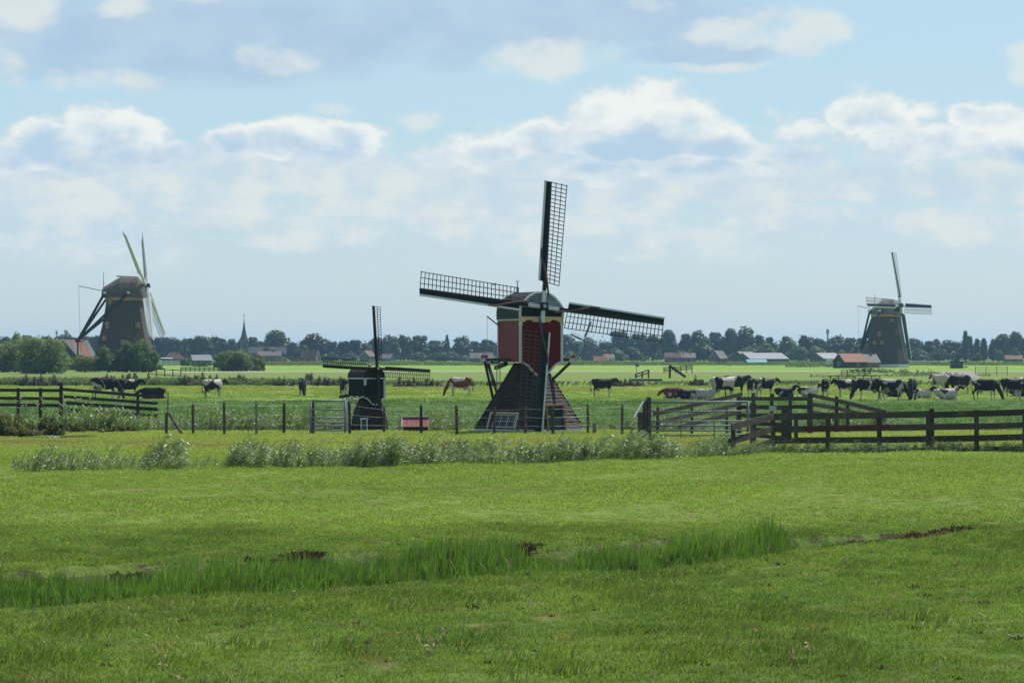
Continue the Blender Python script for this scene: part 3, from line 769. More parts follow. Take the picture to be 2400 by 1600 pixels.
def reeds():
    # near ditch: upright fresh green blades
    R = 'reed_green'
    pr = [blade_tuft('ditch_reed_%d' % k, 7, 0.11, 0.38, 0.82, 0.034, 0.17, R, 0.03, seg=4, droop=0.35) for k in range(6)]
    pr += [blade_tuft('ditch_low_%d' % k, 9, 0.13, 0.22, 0.50, 0.026, 0.28, R, 0.05, seg=3) for k in range(3)]
    n = 17000; x = rng.uniform(-10, 6.5, n); nb, fb = bank(x); t = rng.random(n); y = nb + t * (fb - nb)
    dens = vnoise(x, y * 0.5, 0.8, 21)
    # hand-set vigour along the ditch: low at the open end, tall clumps further on
    vig = np.interp(x, [-9, -6, -3.5, -2, -1.2, -0.8, 0.0, 0.45, 0.8, 1.2, 1.8, 2.3, 2.6, 2.9, 3.2, 3.9, 4.2, 4.5, 4.8, 5.1, 5.4], [.36, .40, .46, .58, .76, .72, .62, .34, .36, .64, .62, .50, .50, .74, .86, .82, .74, .80, .66, .3, .0])
    t0 = np.interp(x, [-10, -3.5, -1.0, 6], [0.20, 0.19, 0.12, 0.08]); t1 = np.interp(x, [-10, -3, 0, 2, 6], [0.86, .74, .62, .60, .70])
    keep = (t > t0) & (t < t1) & (vig > 0.1) & (dens + rng.random(n) * 0.5 > 0.50)
    x, y, vig, dens = x[keep], y[keep], vig[keep], dens[keep]
    s = vig * (0.65 + 0.6 * dens) * rng.choice([.7, .85, 1.0, 1.0, 1.15, 1.35], len(x))
    idx = np.where(vig > 0.62, rng.integers(0, 6, len(x)), np.where(rng.random(len(x)) < 0.45, rng.integers(0, 6, len(x)), 6 + rng.integers(0, 3, len(x))))
    scatter('ditch_reeds', pr, x, y, np.maximum(land(x, y), -0.16) - 0.02, rng.random(len(x)) * 0.8 - 0.4, s, idx, 'fresh green reeds filling the ditch across the near meadow', 'reeds')
    # dry straggling stems along the ditch's near rim
    n = 500; x = rng.uniform(-9, 6, n); nb, fb = bank(x); y = nb + rng.uniform(-0.3, 0.15, n)
    scatter('rim_grass', [blade_tuft('rim_%d' % k, 6, 0.12, 0.15, 0.42, 0.011, 0.7, 'reed_green', 0.2, seg=4) for k in range(4)], x, y, land(x, y) - 0.01,
            rng.random(n) * 6.28, rng.uniform(0.4, 1.0, n), rng.integers(0, 4, n), 'thin pale grass stems leaning over the ditch rim', 'grass')
    # the wind-blown reed row before the mills
    pr = [reed_tuft('row_reed_%d' % k, 3, 0.2, 0.35, 1.05, 0.46, 0.040, 'reed_pale') for k in range(8)]
    pr += [blade_tuft('row_low_%d' % k, 8, 0.18, 0.2, 0.5, 0.030, 0.3, 'reed_green', 0.2, seg=3) for k in range(2)]
    x0, x1 = gp(20, 1105).x, gp(1712, 1072).x
    n = 2600; u = rng.random(n); x = x0 + (x1 - x0) * u; yc = np.interp(x, [x0, gp(1000, 1092).x, x1], [gp(30, 1106).y, gp(1000, 1092).y, gp(1712, 1070).y])
    y = yc + rng.uniform(0, 1, n) ** 1.2 * 3.4
    pxx = 1200 + x * F / y
    prof = np.interp(pxx, [0, 40, 80, 130, 200, 250, 290, 320, 340, 380, 420, 445, 520, 535, 570, 620, 690, 720, 760, 850, 930, 1000, 1100, 1250, 1400, 1500, 1600, 1700, 1715],
                     [.2, .55, .85, .8, .45, .55, .55, .15, .7, .85, .6, .25, .25, .75, 1.0, .7, .5, .65, .6, .75, .8, .75, .65, .7, .75, .85, .8, .8, .5])
    cl = vnoise(x, y, 0.9, 31) * .6 + vnoise(x, y * .5, 2.6, 32) * .4
    keep = rng.random(n) < np.clip(prof * 1.2 * (.35 + cl), 0, 1)
    x, y, prof, cl = x[keep], y[keep], prof[keep], cl[keep]
    scatter('reed_row', pr, x, y, land(x, y) - 0.02, rng.random(len(x)) * 0.9 - 0.45, 0.88 * prof ** .6 * (0.30 + 0.95 * cl) * rng.choice([.45, .6, .75, .9, 1.25], len(x)), rng.integers(0, 10, len(x)),
            'pale wind-blown reeds in a row in front of the two wooden mills', 'reeds')
    # reeds of the wet ditch behind the wire fence
    n = 4300; x = rng.uniform(-27, 27, n); y = 133.2 + rng.random(n) * 6.5
    pxx = 1200 + x * F / y
    prof = np.interp(pxx, [-60, 60, 130, 150, 300, 390, 450, 560, 640, 720, 735, 800, 830, 900, 940, 1010, 1060, 1110, 1130, 1370, 1380, 1450, 1520, 1600, 1760, 1800, 1960, 2080, 2200, 2230, 2330, 2480],
                     [.8, .8, .6, .9, 1.0, .75, .9, .85, .95, .9, .8, .8, .2, .2, .6, .9, .8, .2, 0, 0, .5, .9, .8, .7, .7, .8, .9, .9, .5, .4, .75, .8])
    cl = vnoise(x, y, 0.5, 33); keep = rng.random(n) < np.clip(prof * 1.1 * (0.4 + cl), 0, 1)
    x, y, prof, cl = x[keep], y[keep], prof[keep], cl[keep]
    pr2 = [reed_tuft('wet_reed_%d' % k, 3, 0.22, 0.4, 1.1, 0.5, 0.048, 'reed_pale') for k in range(6)]
    pr2 += [blade_tuft('wet_green_%d' % k, 9, 0.2, 0.35, 0.95, 0.042, 0.22, 'reed_green', 0.25, seg=4, droop=0.6) for k in range(3)]
    scatter('wet_ditch_reeds', pr2, x, y, land(x, y) - 0.02, rng.random(len(x)) * 0.9 - 0.45, prof * (0.35 + 0.75 * cl) * rng.choice([.5, .7, .85, 1.1], len(x)), rng.integers(0, 9, len(x)),
            'tangled green reeds along the wet ditch behind the post fence', 'reeds')
    # tall grass at the pasture's edge and under the wooden fence
    n = 1500; x = rng.uniform(-30, 34, n); y = rng.uniform(142, 172, n); cl = vnoise(x, y, 0.22, 35); keep = cl > 0.55; x, y, cl = x[keep], y[keep], cl[keep]
    scatter('pasture_tufts', pr2, x, y, land(x, y), rng.random(len(x)) * 0.9 - 0.45, 0.25 + 0.6 * (cl - 0.5), rng.integers(0, 9, len(x)), 'scattered taller grass tufts in the deep green pasture', 'grass')
    n = 900; x = rng.uniform(7.2, 20, n); y = np.interp(x, [7.2, 9, 20], [100, 104.0, 105.0]) + rng.uniform(-.5, 1.0, n)
    scatter('fence_foot_grass', pr2, x, y, land(x, y), rng.random(n) * 0.9 - 0.45, rng.uniform(.12, .4, n), rng.integers(0, 9, n), 'uncut grass along the foot of the long plank fence', 'grass')
    # canal bank far behind the cattle
    n = 5200; x = rng.uniform(-66, 75, n); y = rng.uniform(318, 352, n); pxx = 1200 + x * F / y
    cl = vnoise(x, y * 0.3, 0.09, 41)
    prof = np.interp(pxx, [0, 400, 700, 1000, 1500, 1700, 2400], [.85, 1, .7, .55, .4, .45, .55])
    keep = rng.random(n) < prof; x, y, cl, prof = x[keep], y[keep], cl[keep], prof[keep]
    pr3 = [reed_tuft('bank_reed_%d' % k, 5, 0.5, 0.4, 0.9, 0.5, 0.10, 'bank_leaf') for k in range(4)]
    scatter('canal_reeds', pr3, x, y, land(x, y), rng.random(len(x)) * 0.9 - 0.45, prof * (0.3 + 0.6 * cl), rng.integers(0, 4, len(x)), 'grey-green reeds along the canal bank behind the cattle', 'reeds')
    # long grass before the far tree row and round the far mill yard
    n = 5000; x = rng.uniform(-170, 190, n); y = rng.uniform(840, 1000, n); cl = vnoise(x, y * 0.3, 0.04, 43)
    pr4 = [blade_tuft('far_reed_%d' % k, 14, 1.6, 0.6, 1.5, 0.16, 0.3, 'leaf_mid', 0.2, seg=3) for k in range(4)]
    scatter('far_reeds', pr4, x, y, land(x, y), rng.random(n) * 6.28, 0.25 + 0.8 * cl, rng.integers(0, 4, n), 'long grass at the foot of the far tree row', 'grass')
reeds()

# ------------------------------------------------------------------ foliage
def leaf_cloud(lobes, n, size, seed=0, flat=0.0, shell=0.55, up=0.55):
    """many small leaf faces spread through ellipsoid lobes (cx, cy, cz, rx, ry, rz); returns verts, faces"""
    r = np.random.default_rng(seed)
    L = np.array(lobes, float); vol = L[:, 3] * L[:, 4] * L[:, 5]; w = vol ** 0.75; w /= w.sum()
    k = r.choice(len(L), n, p=w)
    d = r.normal(size=(n, 3)); d /= np.linalg.norm(d, axis=1)[:, None]
    q = shell + (1 - shell) * r.random(n) ** 0.6; q *= 1 + 0.16 * r.normal(size=n) * (r.random(n) < 0.35)
    p = L[k, :3] + d * q[:, None] * L[k, 3:]
    nrm = d + r.normal(size=(n, 3)) * 0.6; nrm[:, 2] += up; nrm /= np.linalg.norm(nrm, axis=1)[:, None]
    a = np.cross(nrm, r.normal(size=(n, 3))); a /= np.linalg.norm(a, axis=1)[:, None]; b = np.cross(nrm, a)
    s = size * r.uniform(0.6, 1.4, n)[:, None]
    v = np.stack([p - a * s * 0.9, p - b * s * 0.45, p + a * s, p + b * s * 0.45], 1).reshape(-1, 3)
    f = np.arange(4 * n).reshape(-1, 4)
    return v, f


def cloud_mesh(name, lobes, n, size, mat, seed=0, ground=None, **kw):
    v, f = leaf_cloud(lobes, n, size, seed, **kw)
    if ground is not None:
        c = v.reshape(-1, 4, 3); ok = c[:, :, 2].min(1) > ground; v = c[ok].reshape(-1, 3); f = np.arange(len(v)).reshape(-1, 4)
    me = bpy.data.meshes.new(name); me.from_pydata(v.tolist(), [], f.tolist()); me.update(); me.materials.append(MATS[mat])
    return me


def crown_lobes(rx, rz, z0, n, seed, spread=0.74, top=1.0):
    """lobes that make an uneven domed crown, radius rx, from z0 up rz"""
    r = random.Random(seed); out = [(0, 0, z0 + rz * 0.45, rx * 0.62, rx * 0.62, rz * 0.45)]
    for i in range(n):
        a = r.uniform(0, 6.283); t = r.random(); q = rx * spread * math.sqrt(r.random()) * (1.0 - 0.55 * t * t)
        s = rx * r.uniform(0.17, 0.40)
        out.append((q * math.cos(a), q * math.sin(a), z0 + rz * (0.12 + 0.76 * t) * top, s, s, s * r.uniform(0.7, 1.0)))
    return out


def trunk_mesh(name, h, r0, seed, limbs=5, z1=None, spread=1.6):
    r = random.Random(seed); mb = MB(); z1 = z1 or h
    mb.tube([(0, 0, -0.1), (r.uniform(-.1, .1), r.uniform(-.1, .1), h * .35), (r.uniform(-.2, .2), r.uniform(-.2, .2), h * .7), (0, 0, h)], [r0 * 1.25, r0, r0 * .7, r0 * .25], 7)
    for i in range(limbs):
        a = r.uniform(0, 6.283); zz = h * r.uniform(.35, .75); e = spread * r.uniform(.6, 1.1)
        mb.tube([(0, 0, zz), (e * .5 * math.cos(a), e * .5 * math.sin(a), zz + e * .35), (e * math.cos(a), e * math.sin(a), zz + e * .9)], [r0 * .5, r0 * .35, r0 * .12], 5)
    return mb.mesh(name)


def shrub(name, loc, rx, h, mat, n, size, seed, label, cat='bush', ry=None, lobes=11, group=None, stem=True):
    """a bush or low tree: stems and an uneven crown that reaches the ground"""
    o = empty(name, loc, label, cat, group)
    ry = ry or rx; r = random.Random(seed); L = []
    for i in range(lobes):
        a = r.uniform(0, 6.283); t = r.random(); q = 0.66 * math.sqrt(r.random())
        s = r.uniform(0.26, 0.42)
        top = h * (1 - 0.35 * q * q)
        zc = top * (0.18 + 0.62 * t)
        L.append((q * rx * math.cos(a), q * ry * math.sin(a), zc, s * rx, s * ry, min(s * h * 0.62, top - zc + 0.05 * h)))
    for i in range(max(6, lobes // 2)):
        a = 6.283 * (i + r.random()) / max(6, lobes // 2); s = r.uniform(.24, .36); q = r.uniform(.5, .7)
        L.append((q * rx * math.cos(a), q * ry * math.sin(a), h * r.uniform(.12, .3), s * rx, s * ry, h * r.uniform(.16, .26)))
    me = cloud_mesh('crown', L, n, size, mat, seed, ground=0.02)
    link('crown', me, o)
    if stem:
        mb = MB()
        for i in range(4):
            a = r.uniform(0, 6.283)
            mb.tube([(0.1 * rx * math.cos(a), 0.1 * ry * math.sin(a), -.05), (0.3 * rx * math.cos(a), 0.3 * ry * math.sin(a), h * .4), (.42 * rx * math.cos(a), .42 * ry * math.sin(a), h * .7)], [h * .025, h * .018, h * .006], 5)
        mb.build('trunk', 'bark', o)
    return o


def pxshrub(name, x0, x1, top, base, mat, label, seed, n=3500, size=0.2, cat='bush', ry=None, **kw):
    b = gp((x0 + x1) / 2, base); s = b.y / F
    return shrub(name, b, (x1 - x0) / 2 * s * 1.08, (base - top) * s * 1.04, mat, n, size, seed, label, cat, ry=ry, **kw)


# bushes round the thatched mill and along the track
pxshrub('willow_bush', 35, 172, 783, 876, 'leaf_willow', 'big grey-green willow bush beside the barn with the rust-streaked roof', 3, n=12000, size=0.24, lobes=20)
pxshrub('willow_bush', -70, 75, 784, 872, 'leaf_willow', 'willow bush cut off by the picture edge, beside the biggest willow', 4, n=10000, size=0.24, lobes=16)
pxshrub('elder_bush', 20, 55, 776, 866, 'leaf_mid', 'olive tree top rising behind the willow bushes', 5, n=2500, size=0.26)
pxshrub('hawthorn_bush', 164, 236, 826, 872, 'leaf_mid', 'low yellow-green bush in front of the rust-streaked barn roof', 6, n=4000, size=0.16)
pxshrub('alder_tree', 222, 288, 806, 872, 'leaf_dark', 'smaller dark green tree at the foot of the big thatched mill, by the barn', 7, n=6000, size=0.2, cat='tree')
pxshrub('alder_tree', 268, 324, 800, 872, 'leaf_dark', 'middle one of the three dark green trees before the big thatched mill', 8, n=6000, size=0.2, cat='tree')
pxshrub('alder_tree', 298, 374, 790, 872, 'leaf_dark', 'tallest dark green tree covering the foot of the big thatched mill', 9, n=9000, size=0.2, cat='tree')
pxshrub('pasture_bush', 366, 384, 854, 867, 'weed_olive', 'small brown scrubby bush near the white paddock rails', 10, n=900, size=0.14)
pxshrub('clipped_bush', 421, 450, 838, 858, 'leaf_mid', 'small round green bush beside the black hut', 11, n=2500, size=0.16)
pxshrub('clipped_hedge', 447, 492, 850, 859, 'leaf_dark', 'low clipped hedge along the wall of the black hut', 12, n=1800, size=0.16, cat='hedge', ry=1.0)
pxshrub('willow_bush', 504, 592, 815, 871, 'leaf_willow', 'pale feathery willow bush between the black hut and the open field', 13, n=11000, size=0.2, lobes=18)
pxshrub('hawthorn_bush', 560, 622, 824, 870, 'leaf_mid', 'olive-green bush joined to the feathery willow beside the hut', 14, n=6000, size=0.2)
pxshrub('hawthorn_bush', 498, 524, 826, 862, 'leaf_mid', 'narrow dark bush half behind the feathery willow', 15, n=1800, size=0.2)


# far trees: a few crowns, each copied with its trunk
def tree_proto(kind, seed):
    r = random.Random(seed)
    if kind == 'round': L = crown_lobes(4.6, 9.0, 2.2 + .5 * (seed % 3), 17, seed); H = 12
    elif kind == 'dome': L = crown_lobes(6.2, 8.0, 2.0, 20, seed, spread=0.74); H = 11
    elif kind == 'tall': L = crown_lobes(3.8, 11.5, 1.8, 15, seed, spread=.55); H = 14
    elif kind == 'poplar': L = [(r.uniform(-.2, .2), r.uniform(-.2, .2), z, 1.5 - 0.09 * abs(z - 5), 1.5 - 0.09 * abs(z - 5), 1.8) for z in (2.5, 4, 5.5, 7, 8.5, 10, 11.5, 13, 14.2)]; H = 15
    elif kind == 'conifer': L = [(0, 0, z, 3.0 * (1 - z / 15) + .3, 3.0 * (1 - z / 15) + .3, .75) for z in np.arange(2.2, 13.6, 1.1)]; H = 14
    else: L = crown_lobes(4.4, 5.5, 0.4, 14, seed); H = 6
    n = {'round': 3000, 'dome': 3600, 'tall': 3000, 'poplar': 2200, 'conifer': 1800, 'low': 2200}[kind]
    return L, H, n, trunk_mesh('trunk', H * .8, .32 if kind != 'low' else .16, seed)


PROTO = {}


def far_tree(kind, mat, var, px, top, halfw, base, label, group='trees of the far tree row', d=None):
    key = (kind, mat, var)
    if key not in PROTO:
        L, H, n, tr = tree_proto(kind, sum(map(ord, kind)) + 31 * var)
        me = cloud_mesh('crown', L, n, 0.52 if kind != 'low' else 0.42, mat, var + 5, ground=0.05)
        z = [v.co.z for v in me.vertices]; xx = sorted(abs(v.co.x) for v in me.vertices)
        PROTO[key] = (me, tr, float(np.percentile(z, 99.7)), xx[int(len(xx) * .985)])
        tr.materials.append(MATS['bark'])
    me, tr, ztop, xr = PROTO[key]
    b = gp(px, base); s = b.y / F
    o = empty('tree', b, label, 'tree', group, rz=random.uniform(0, 6.28))
    sz = (base - top) * s / ztop; sx = halfw * s / xr
    o.scale = (sx * random.uniform(.92, 1.15), sx * random.uniform(.9, 1.1), sz * random.uniform(.95, 1.04))
    link('crown', me, o); link('trunk', tr, o)
    return o


ORD = ['first', 'second', 'third', 'fourth', 'fifth', 'sixth', 'seventh', 'eighth', 'ninth', 'tenth', 'eleventh', 'twelfth', 'thirteenth', 'fourteenth', 'fifteenth', 'sixteenth', 'seventeenth', 'eighteenth']
LAND = [(0, 'the picture edge'), (346, 'the thatched mill'), (571, 'the church spire'), (872, 'the small black mill'), (1310, 'the red mill'), (1552, 'the red mill sail tip'), (1957, 'the mound pole'), (2140, 'the tiled-cap mill')]
DESC = {'round': 'rounded tree', 'dome': 'broad domed tree', 'tall': 'tall full tree', 'poplar': 'slender poplar', 'conifer': 'pointed conifer', 'low': 'low light-green tree'}
row = []
for i, px in enumerate(range(352, 566, 19)): row.append((('round', 'tall', 'round', 'dome')[i % 4], 'leaf_far', i % 5, px, 788 + (i * 7) % 6, 15 + (i * 5) % 4, 846))
row += [('round', 'leaf_far', 0, 592, 789, 17, 846), ('round', 'leaf_far', 1, 612, 800, 18, 846), ('dome', 'leaf_far', 0, 648, 773, 44, 846), ('round', 'leaf_far', 1, 688, 803, 18, 846),
        ('dome', 'leaf_copper', 1, 742, 785, 38, 846), ('round', 'leaf_far', 2, 778, 799, 18, 846), ('tall', 'leaf_far', 0, 806, 798, 15, 846), ('tall', 'leaf_far', 1, 830, 798, 15, 846),
        ('round', 'leaf_far', 0, 857, 802, 20, 846), ('round', 'leaf_far', 1, 885, 793, 18, 846), ('dome', 'leaf_far', 1, 912, 786, 24, 846), ('dome', 'leaf_far', 0, 946, 786, 22, 846),
        ('round', 'leaf_far', 2, 982, 788, 24, 846), ('round', 'leaf_far', 0, 1020, 799, 22, 846), ('conifer', 'leaf_far', 0, 1048, 787, 11, 846), ('dome', 'leaf_far', 1, 1084, 790, 24, 846),
        ('round', 'leaf_far', 2, 1112, 801, 18, 846), ('round', 'leaf_far', 1, 1140, 795, 20, 846), ('round', 'leaf_far', 0, 1180, 800, 22, 846),
        ('round', 'leaf_far', 1, 1326, 786, 24, 846), ('round', 'leaf_far', 0, 1350, 800, 20, 846), ('round', 'leaf_far', 2, 1420, 801, 24, 846), ('tall', 'leaf_far', 1, 1455, 778, 22, 846),
        ('round', 'leaf_far', 0, 1494, 782, 24, 846), ('round', 'leaf_far', 1, 1530, 786, 20, 846), ('dome', 'leaf_far', 0, 1566, 774, 28, 846), ('round', 'leaf_far', 2, 1608, 781, 20, 846),
        ('dome', 'leaf_far', 1, 1640, 778, 24, 846), ('round', 'leaf_far', 0, 1676, 780, 22, 846), ('dome', 'leaf_far', 0, 1712, 772, 26, 846), ('dome', 'leaf_far', 1, 1745, 770, 28, 846),
        ('round', 'leaf_far', 1, 1780, 783, 20, 846), ('round', 'leaf_far', 2, 1804, 792, 16, 846), ('round', 'leaf_far_light', 0, 1846, 790, 26, 846), ('dome', 'leaf_far', 0, 1888, 786, 24, 846),
        ('round', 'leaf_far', 1, 1918, 793, 18, 846), ('dome', 'leaf_far', 1, 1956, 784, 26, 846), ('round', 'leaf_far', 0, 1990, 792, 22, 846), ('round', 'leaf_far', 2, 2020, 794, 20, 846),
        ('round', 'leaf_far', 1, 2050, 793, 20, 846), ('dome', 'leaf_far', 0, 2142, 792, 24, 846), ('round', 'leaf_far', 2, 2178, 797, 20, 846), ('tall', 'leaf_far', 0, 2194, 796, 10, 846),
        ('dome', 'leaf_copper', 1, 2232, 797, 30, 846), ('poplar', 'leaf_far', 0, 2263, 778, 9, 846), ('poplar', 'leaf_far', 1, 2274, 785, 9, 846), ('poplar', 'leaf_far', 0, 2289, 793, 10, 846),
        ('poplar', 'leaf_far', 1, 2306, 792, 10, 846), ('poplar', 'leaf_far', 0, 2327, 795, 10, 846), ('round', 'leaf_far', 1, 2350, 785, 20, 846), ('dome', 'leaf_far', 0, 2380, 778, 24, 846),
        ('round', 'leaf_far', 2, 2410, 781, 20, 846)]
for i, px in enumerate(range(-10, 345, 24)): row.append(('round', 'leaf_far', i % 3, px, 784 + (i * 5) % 7, 18, 846))
light = [('low', 'leaf_far_light', 0, 1336, 822, 12, 848), ('low', 'leaf_far_light', 1, 1409, 820, 15, 848), ('low', 'leaf_far_light', 0, 1446, 815, 18, 848), ('low', 'leaf_far', 1, 1485, 812, 26, 848),
         ('low', 'leaf_far_light', 1, 1590, 820, 10, 848), ('low', 'leaf_far_light', 0, 1604, 822, 12, 848), ('low', 'leaf_far_light', 0, 1628, 814, 14, 848), ('low', 'leaf_far', 0, 1650, 800, 30, 848),
         ('low', 'leaf_far_light', 1, 1716, 826, 14, 850), ('low', 'leaf_far_light', 0, 1762, 812, 26, 848), ('low', 'leaf_far_light', 1, 1795, 806, 24, 848), ('low', 'leaf_far_light', 1, 1868, 812, 26, 848),
         ('low', 'leaf_far_light', 0, 1910, 810, 20, 848), ('low', 'leaf_far_light', 1, 1946, 820, 10, 850), ('low', 'leaf_far_light', 0, 1970, 822, 14, 850), ('low', 'leaf_far_light', 1, 2003, 806, 18, 850),
         ('low', 'leaf_far', 0, 2150, 815, 26, 848), ('low', 'leaf_far', 1, 2200, 818, 26, 848), ('low', 'leaf_far_light', 0, 2342, 818, 9, 848), ('low', 'leaf_far_light', 1, 2380, 814, 12, 848),
         ('low', 'leaf_far', 0, 2290, 828, 10, 848), ('low', 'leaf_far', 1, 985, 826, 26, 848), ('low', 'leaf_far', 0, 1030, 826, 26, 848), ('low', 'leaf_far', 1, 1066, 824, 20, 848), ('low', 'leaf_far_light', 1, 1092, 832, 10, 848),
         ('low', 'leaf_far', 0, 630, 812, 18, 848), ('low', 'leaf_far', 1, 705, 808, 22, 848), ('low', 'leaf_far_light', 0, 660, 836, 14, 850), ('low', 'leaf_far_light', 1, 694, 842, 12, 851),
         ('low', 'leaf_far', 0, 775, 826, 18, 848), ('low', 'leaf_far', 0, 820, 824, 18, 848), ('low', 'leaf_far', 1, 1140, 824, 16, 848), ('low', 'leaf_far', 0, 480, 826, 16, 848), ('low', 'leaf_far', 1, 545, 822, 18, 848)]
cnt = {}
for kind, mat, var, px, top, hw, base in sorted(row, key=lambda t: t[3]) + sorted(light, key=lambda t: t[3]):
    ref = max(i for i, (lx, _) in enumerate(LAND) if lx <= max(px, 0)); word = DESC[kind] if mat != 'leaf_copper' else 'coppery domed tree'
    if kind == 'low': word = ('pale ' if mat == 'leaf_far_light' else 'dim ') + 'low garden tree'
    k = (ref, word); cnt[k] = cnt.get(k, 0) + 1
    lab = '%s %s in the far row, rightwards from %s' % (ORD[cnt[k] - 1], word, LAND[ref][1]) if kind != 'low' else '%s %s before the far trees, rightwards from %s' % (ORD[cnt[k] - 1], word, LAND[ref][1])
    far_tree(kind, mat, var, px, top, hw, base + random.uniform(-.4, .4), lab)
# the mass of undergrowth that closes the gaps between the far trunks
L = []
rr = random.Random(5)
for px in range(-30, 2440, 9):
    b = gp(px + rr.uniform(-4, 4), 845); h = rr.uniform(5.5, 9.6) if not 560 < px < 584 else 2.0
    L.append((b.x, b.y + rr.uniform(6, 40), h * 0.45, 2.8, 2.5, h * 0.55))
me = cloud_mesh('undergrowth', L, 46000, 0.75, 'leaf_far', 99, ground=0.0)
tag(link('undergrowth', me), 'dense dark undergrowth between the far trees', 'undergrowth', kind='stuff')
# scrub along the canal, the thicket by the pool and the bushes round the far mill yard
def weeds(name, spots, mat, n, size, seed, label, cat):
    L = []; r = random.Random(seed)
    for x0, x1, top, base in spots:
        k = max(4, int((x1 - x0) / ((base - top) * 0.22)))
        for i in range(k):
            px = x0 + (x1 - x0) * (i + r.random()) / k; b = gp(px, base + r.uniform(-1.2, .8)); s = b.y / F
            h = (base - top) * s * r.uniform(.35, 1.0) ** 1.2; w = (base - top) * s
            L.append((b.x, b.y, h * .42, w * r.uniform(.10, .22), w * .25, h * .56)); L.append((b.x + r.uniform(-.4, .4) * w, b.y, h * .2, w * .38, w * .3, h * .24))
    me = cloud_mesh(name, L, n, size, mat, seed, ground=0.0, shell=.25)
    tag(link(name, me), label, cat, kind='stuff')
weeds('canal_weeds', [(35, 130, 870, 904), (236, 330, 868, 902), (340, 352, 872, 900), (420, 450, 868, 904), (448, 470, 864, 902), (470, 515, 870, 902), (538, 550, 873, 901), (552, 572, 870, 901), (575, 620, 878, 902), (626, 655, 875, 903), (640, 690, 878, 904), (716, 732, 866, 901), (745, 800, 877, 904), (925, 1030, 880, 906), (1060, 1110, 882, 905), (1140, 1180, 882, 904), (1420, 1500, 882, 906), (1630, 1650, 876, 905)], 'weed_purple', 26000, 0.13, 51, 'purple-brown seeding weeds along the canal bank', 'weeds')
weeds('yard_weeds', [(1990, 2010, 858, 872), (2020, 2080, 856, 872), (2060, 2130, 858, 874), (2100, 2190, 862, 878), (2140, 2200, 866, 880), (2010, 2200, 872, 882), (1900, 2000, 874, 884), (1840, 1960, 846, 860), (2290, 2320, 872, 882), (1700, 1740, 846, 856), (905, 1030, 842, 850), (2200, 2260, 870, 882)], 'leaf_willow', 14000, 0.16, 52, 'grey-green scrub on the bank before the tiled-cap mill', 'scrub')
weeds('pool_thicket', [(-30, 70, 950, 1022), (10, 140, 950, 1020), (60, 150, 975, 1020), (150, 240, 985, 1012), (220, 320, 990, 1012)], 'weed_olive', 26000, 0.06, 53, 'brown-green thicket of tall weeds beside the small pool', 'thicket')
mb = MB()
rr = random.Random(8)
L = []
for _ in range(46):
    px = rr.choice([rr.uniform(30, 110), rr.uniform(130, 240)]); b = at(px, rr.uniform(925, 962), rr.uniform(136, 141)); L.append((b.x, b.y, b.z, .055, .055, .035))
me = cloud_mesh('thistle_flowers', L, 1500, 0.022, 'flower_head', 54)
tag(link('thistle_flowers', me), 'whitish flower heads above the thicket at the plank fence', 'flowers', kind='stuff')
mb = MB()
for x, y, z, *_ in L:
    mb.tube([(x + rr.uniform(-.1, .1), y, 0), (x, y, z)], 0.008, 3, False)
tag(mb.build('thistle_stems', 'reed_green'), 'thin stems of the thistles by the plank fence', 'stems', kind='stuff')

# ------------------------------------------------------------------ mills
def Rz(a): return Matrix.Rotation(math.radians(a), 4, 'Z')
def Rx(a): return Matrix.Rotation(math.radians(a), 4, 'X')
def Ry(a): return Matrix.Rotation(math.radians(a), 4, 'Y')
def Tr(*p): return Matrix.Translation(Vector(p))


def sail_meshes(L, r0, lw, nb, thick, board, laths, lath_mat, board_mat, edge_mat, stock_mat, white=None, skew=0.0, tw0=20, tw1=6):
    """meshes of one sail: z runs out along the stock, lattice on +x, boards on -x, front is -y"""
    P = {}
    mb = MB(); mb.beam((0, 0, 0.0), (0, 0, L), thick, thick * 1.1, (0, 1, 0), thick * .62, thick * .62); P['stock'] = mb.mesh('sail')
    P['stock'].materials.append(MATS[stock_mat])
    def one(name, mat, fn):
        m = MB(); fn(m); me = m.mesh(name); me.materials.append(MATS[mat]); return me
    bw = max(0.018, lw * 0.036)
    P['bars'] = []
    for i in range(nb):
        r = r0 + (L - r0 - 0.02) * i / (nb - 1); tw = math.radians(tw0 + (tw1 - tw0) * i / (nb - 1))      # the sail's twist
        P['bars'].append(one('sail_bar', lath_mat, lambda m: m.beam((0.0, 0, r), (lw * 1.03 * math.cos(tw), lw * math.sin(tw) * 0.9, r + skew), bw, bw, (0, 0, 1))))
    P['laths'] = []
    for k in range(laths):
        q = lw * (k + 1) / laths
        a0, a1 = math.radians(tw0), math.radians(tw1)
        P['laths'].append(one('sail_lath', lath_mat, lambda m: m.beam((q * math.cos(a0), q * math.sin(a0) * .9 - bw, r0 - .03), (q * math.cos(a1), q * math.sin(a1) * .9 - bw, L + .0), bw, bw, (0, 1, 0))))
    if board:
        P['board'] = one('wind_board', board_mat, lambda m: m.add(
            [(-thick * .4, -.02, r0), (-board, -board * .45, r0), (-board * .85, -board * .2, L), (-thick * .3, -.02, L),
             (-thick * .4, .01, r0), (-board, -board * .45 + .03, r0), (-board * .85, -board * .2 + .03, L), (-thick * .3, .01, L)], MB.BOXF))
        P['edge'] = one('board_edge', edge_mat, lambda m: m.beam((-board - .012, -board * .45, r0), (-board * .85 - .012, -board * .2, L), board * .24, board * .26, (0, 1, 0)))
    if white:
        P['white'] = one('stock_band', 'paint_white', lambda m: m.beam((0, 0, white[0]), (0, 0, white[1]), thick * 1.06, thick * 1.16, (0, 1, 0)))
    return P


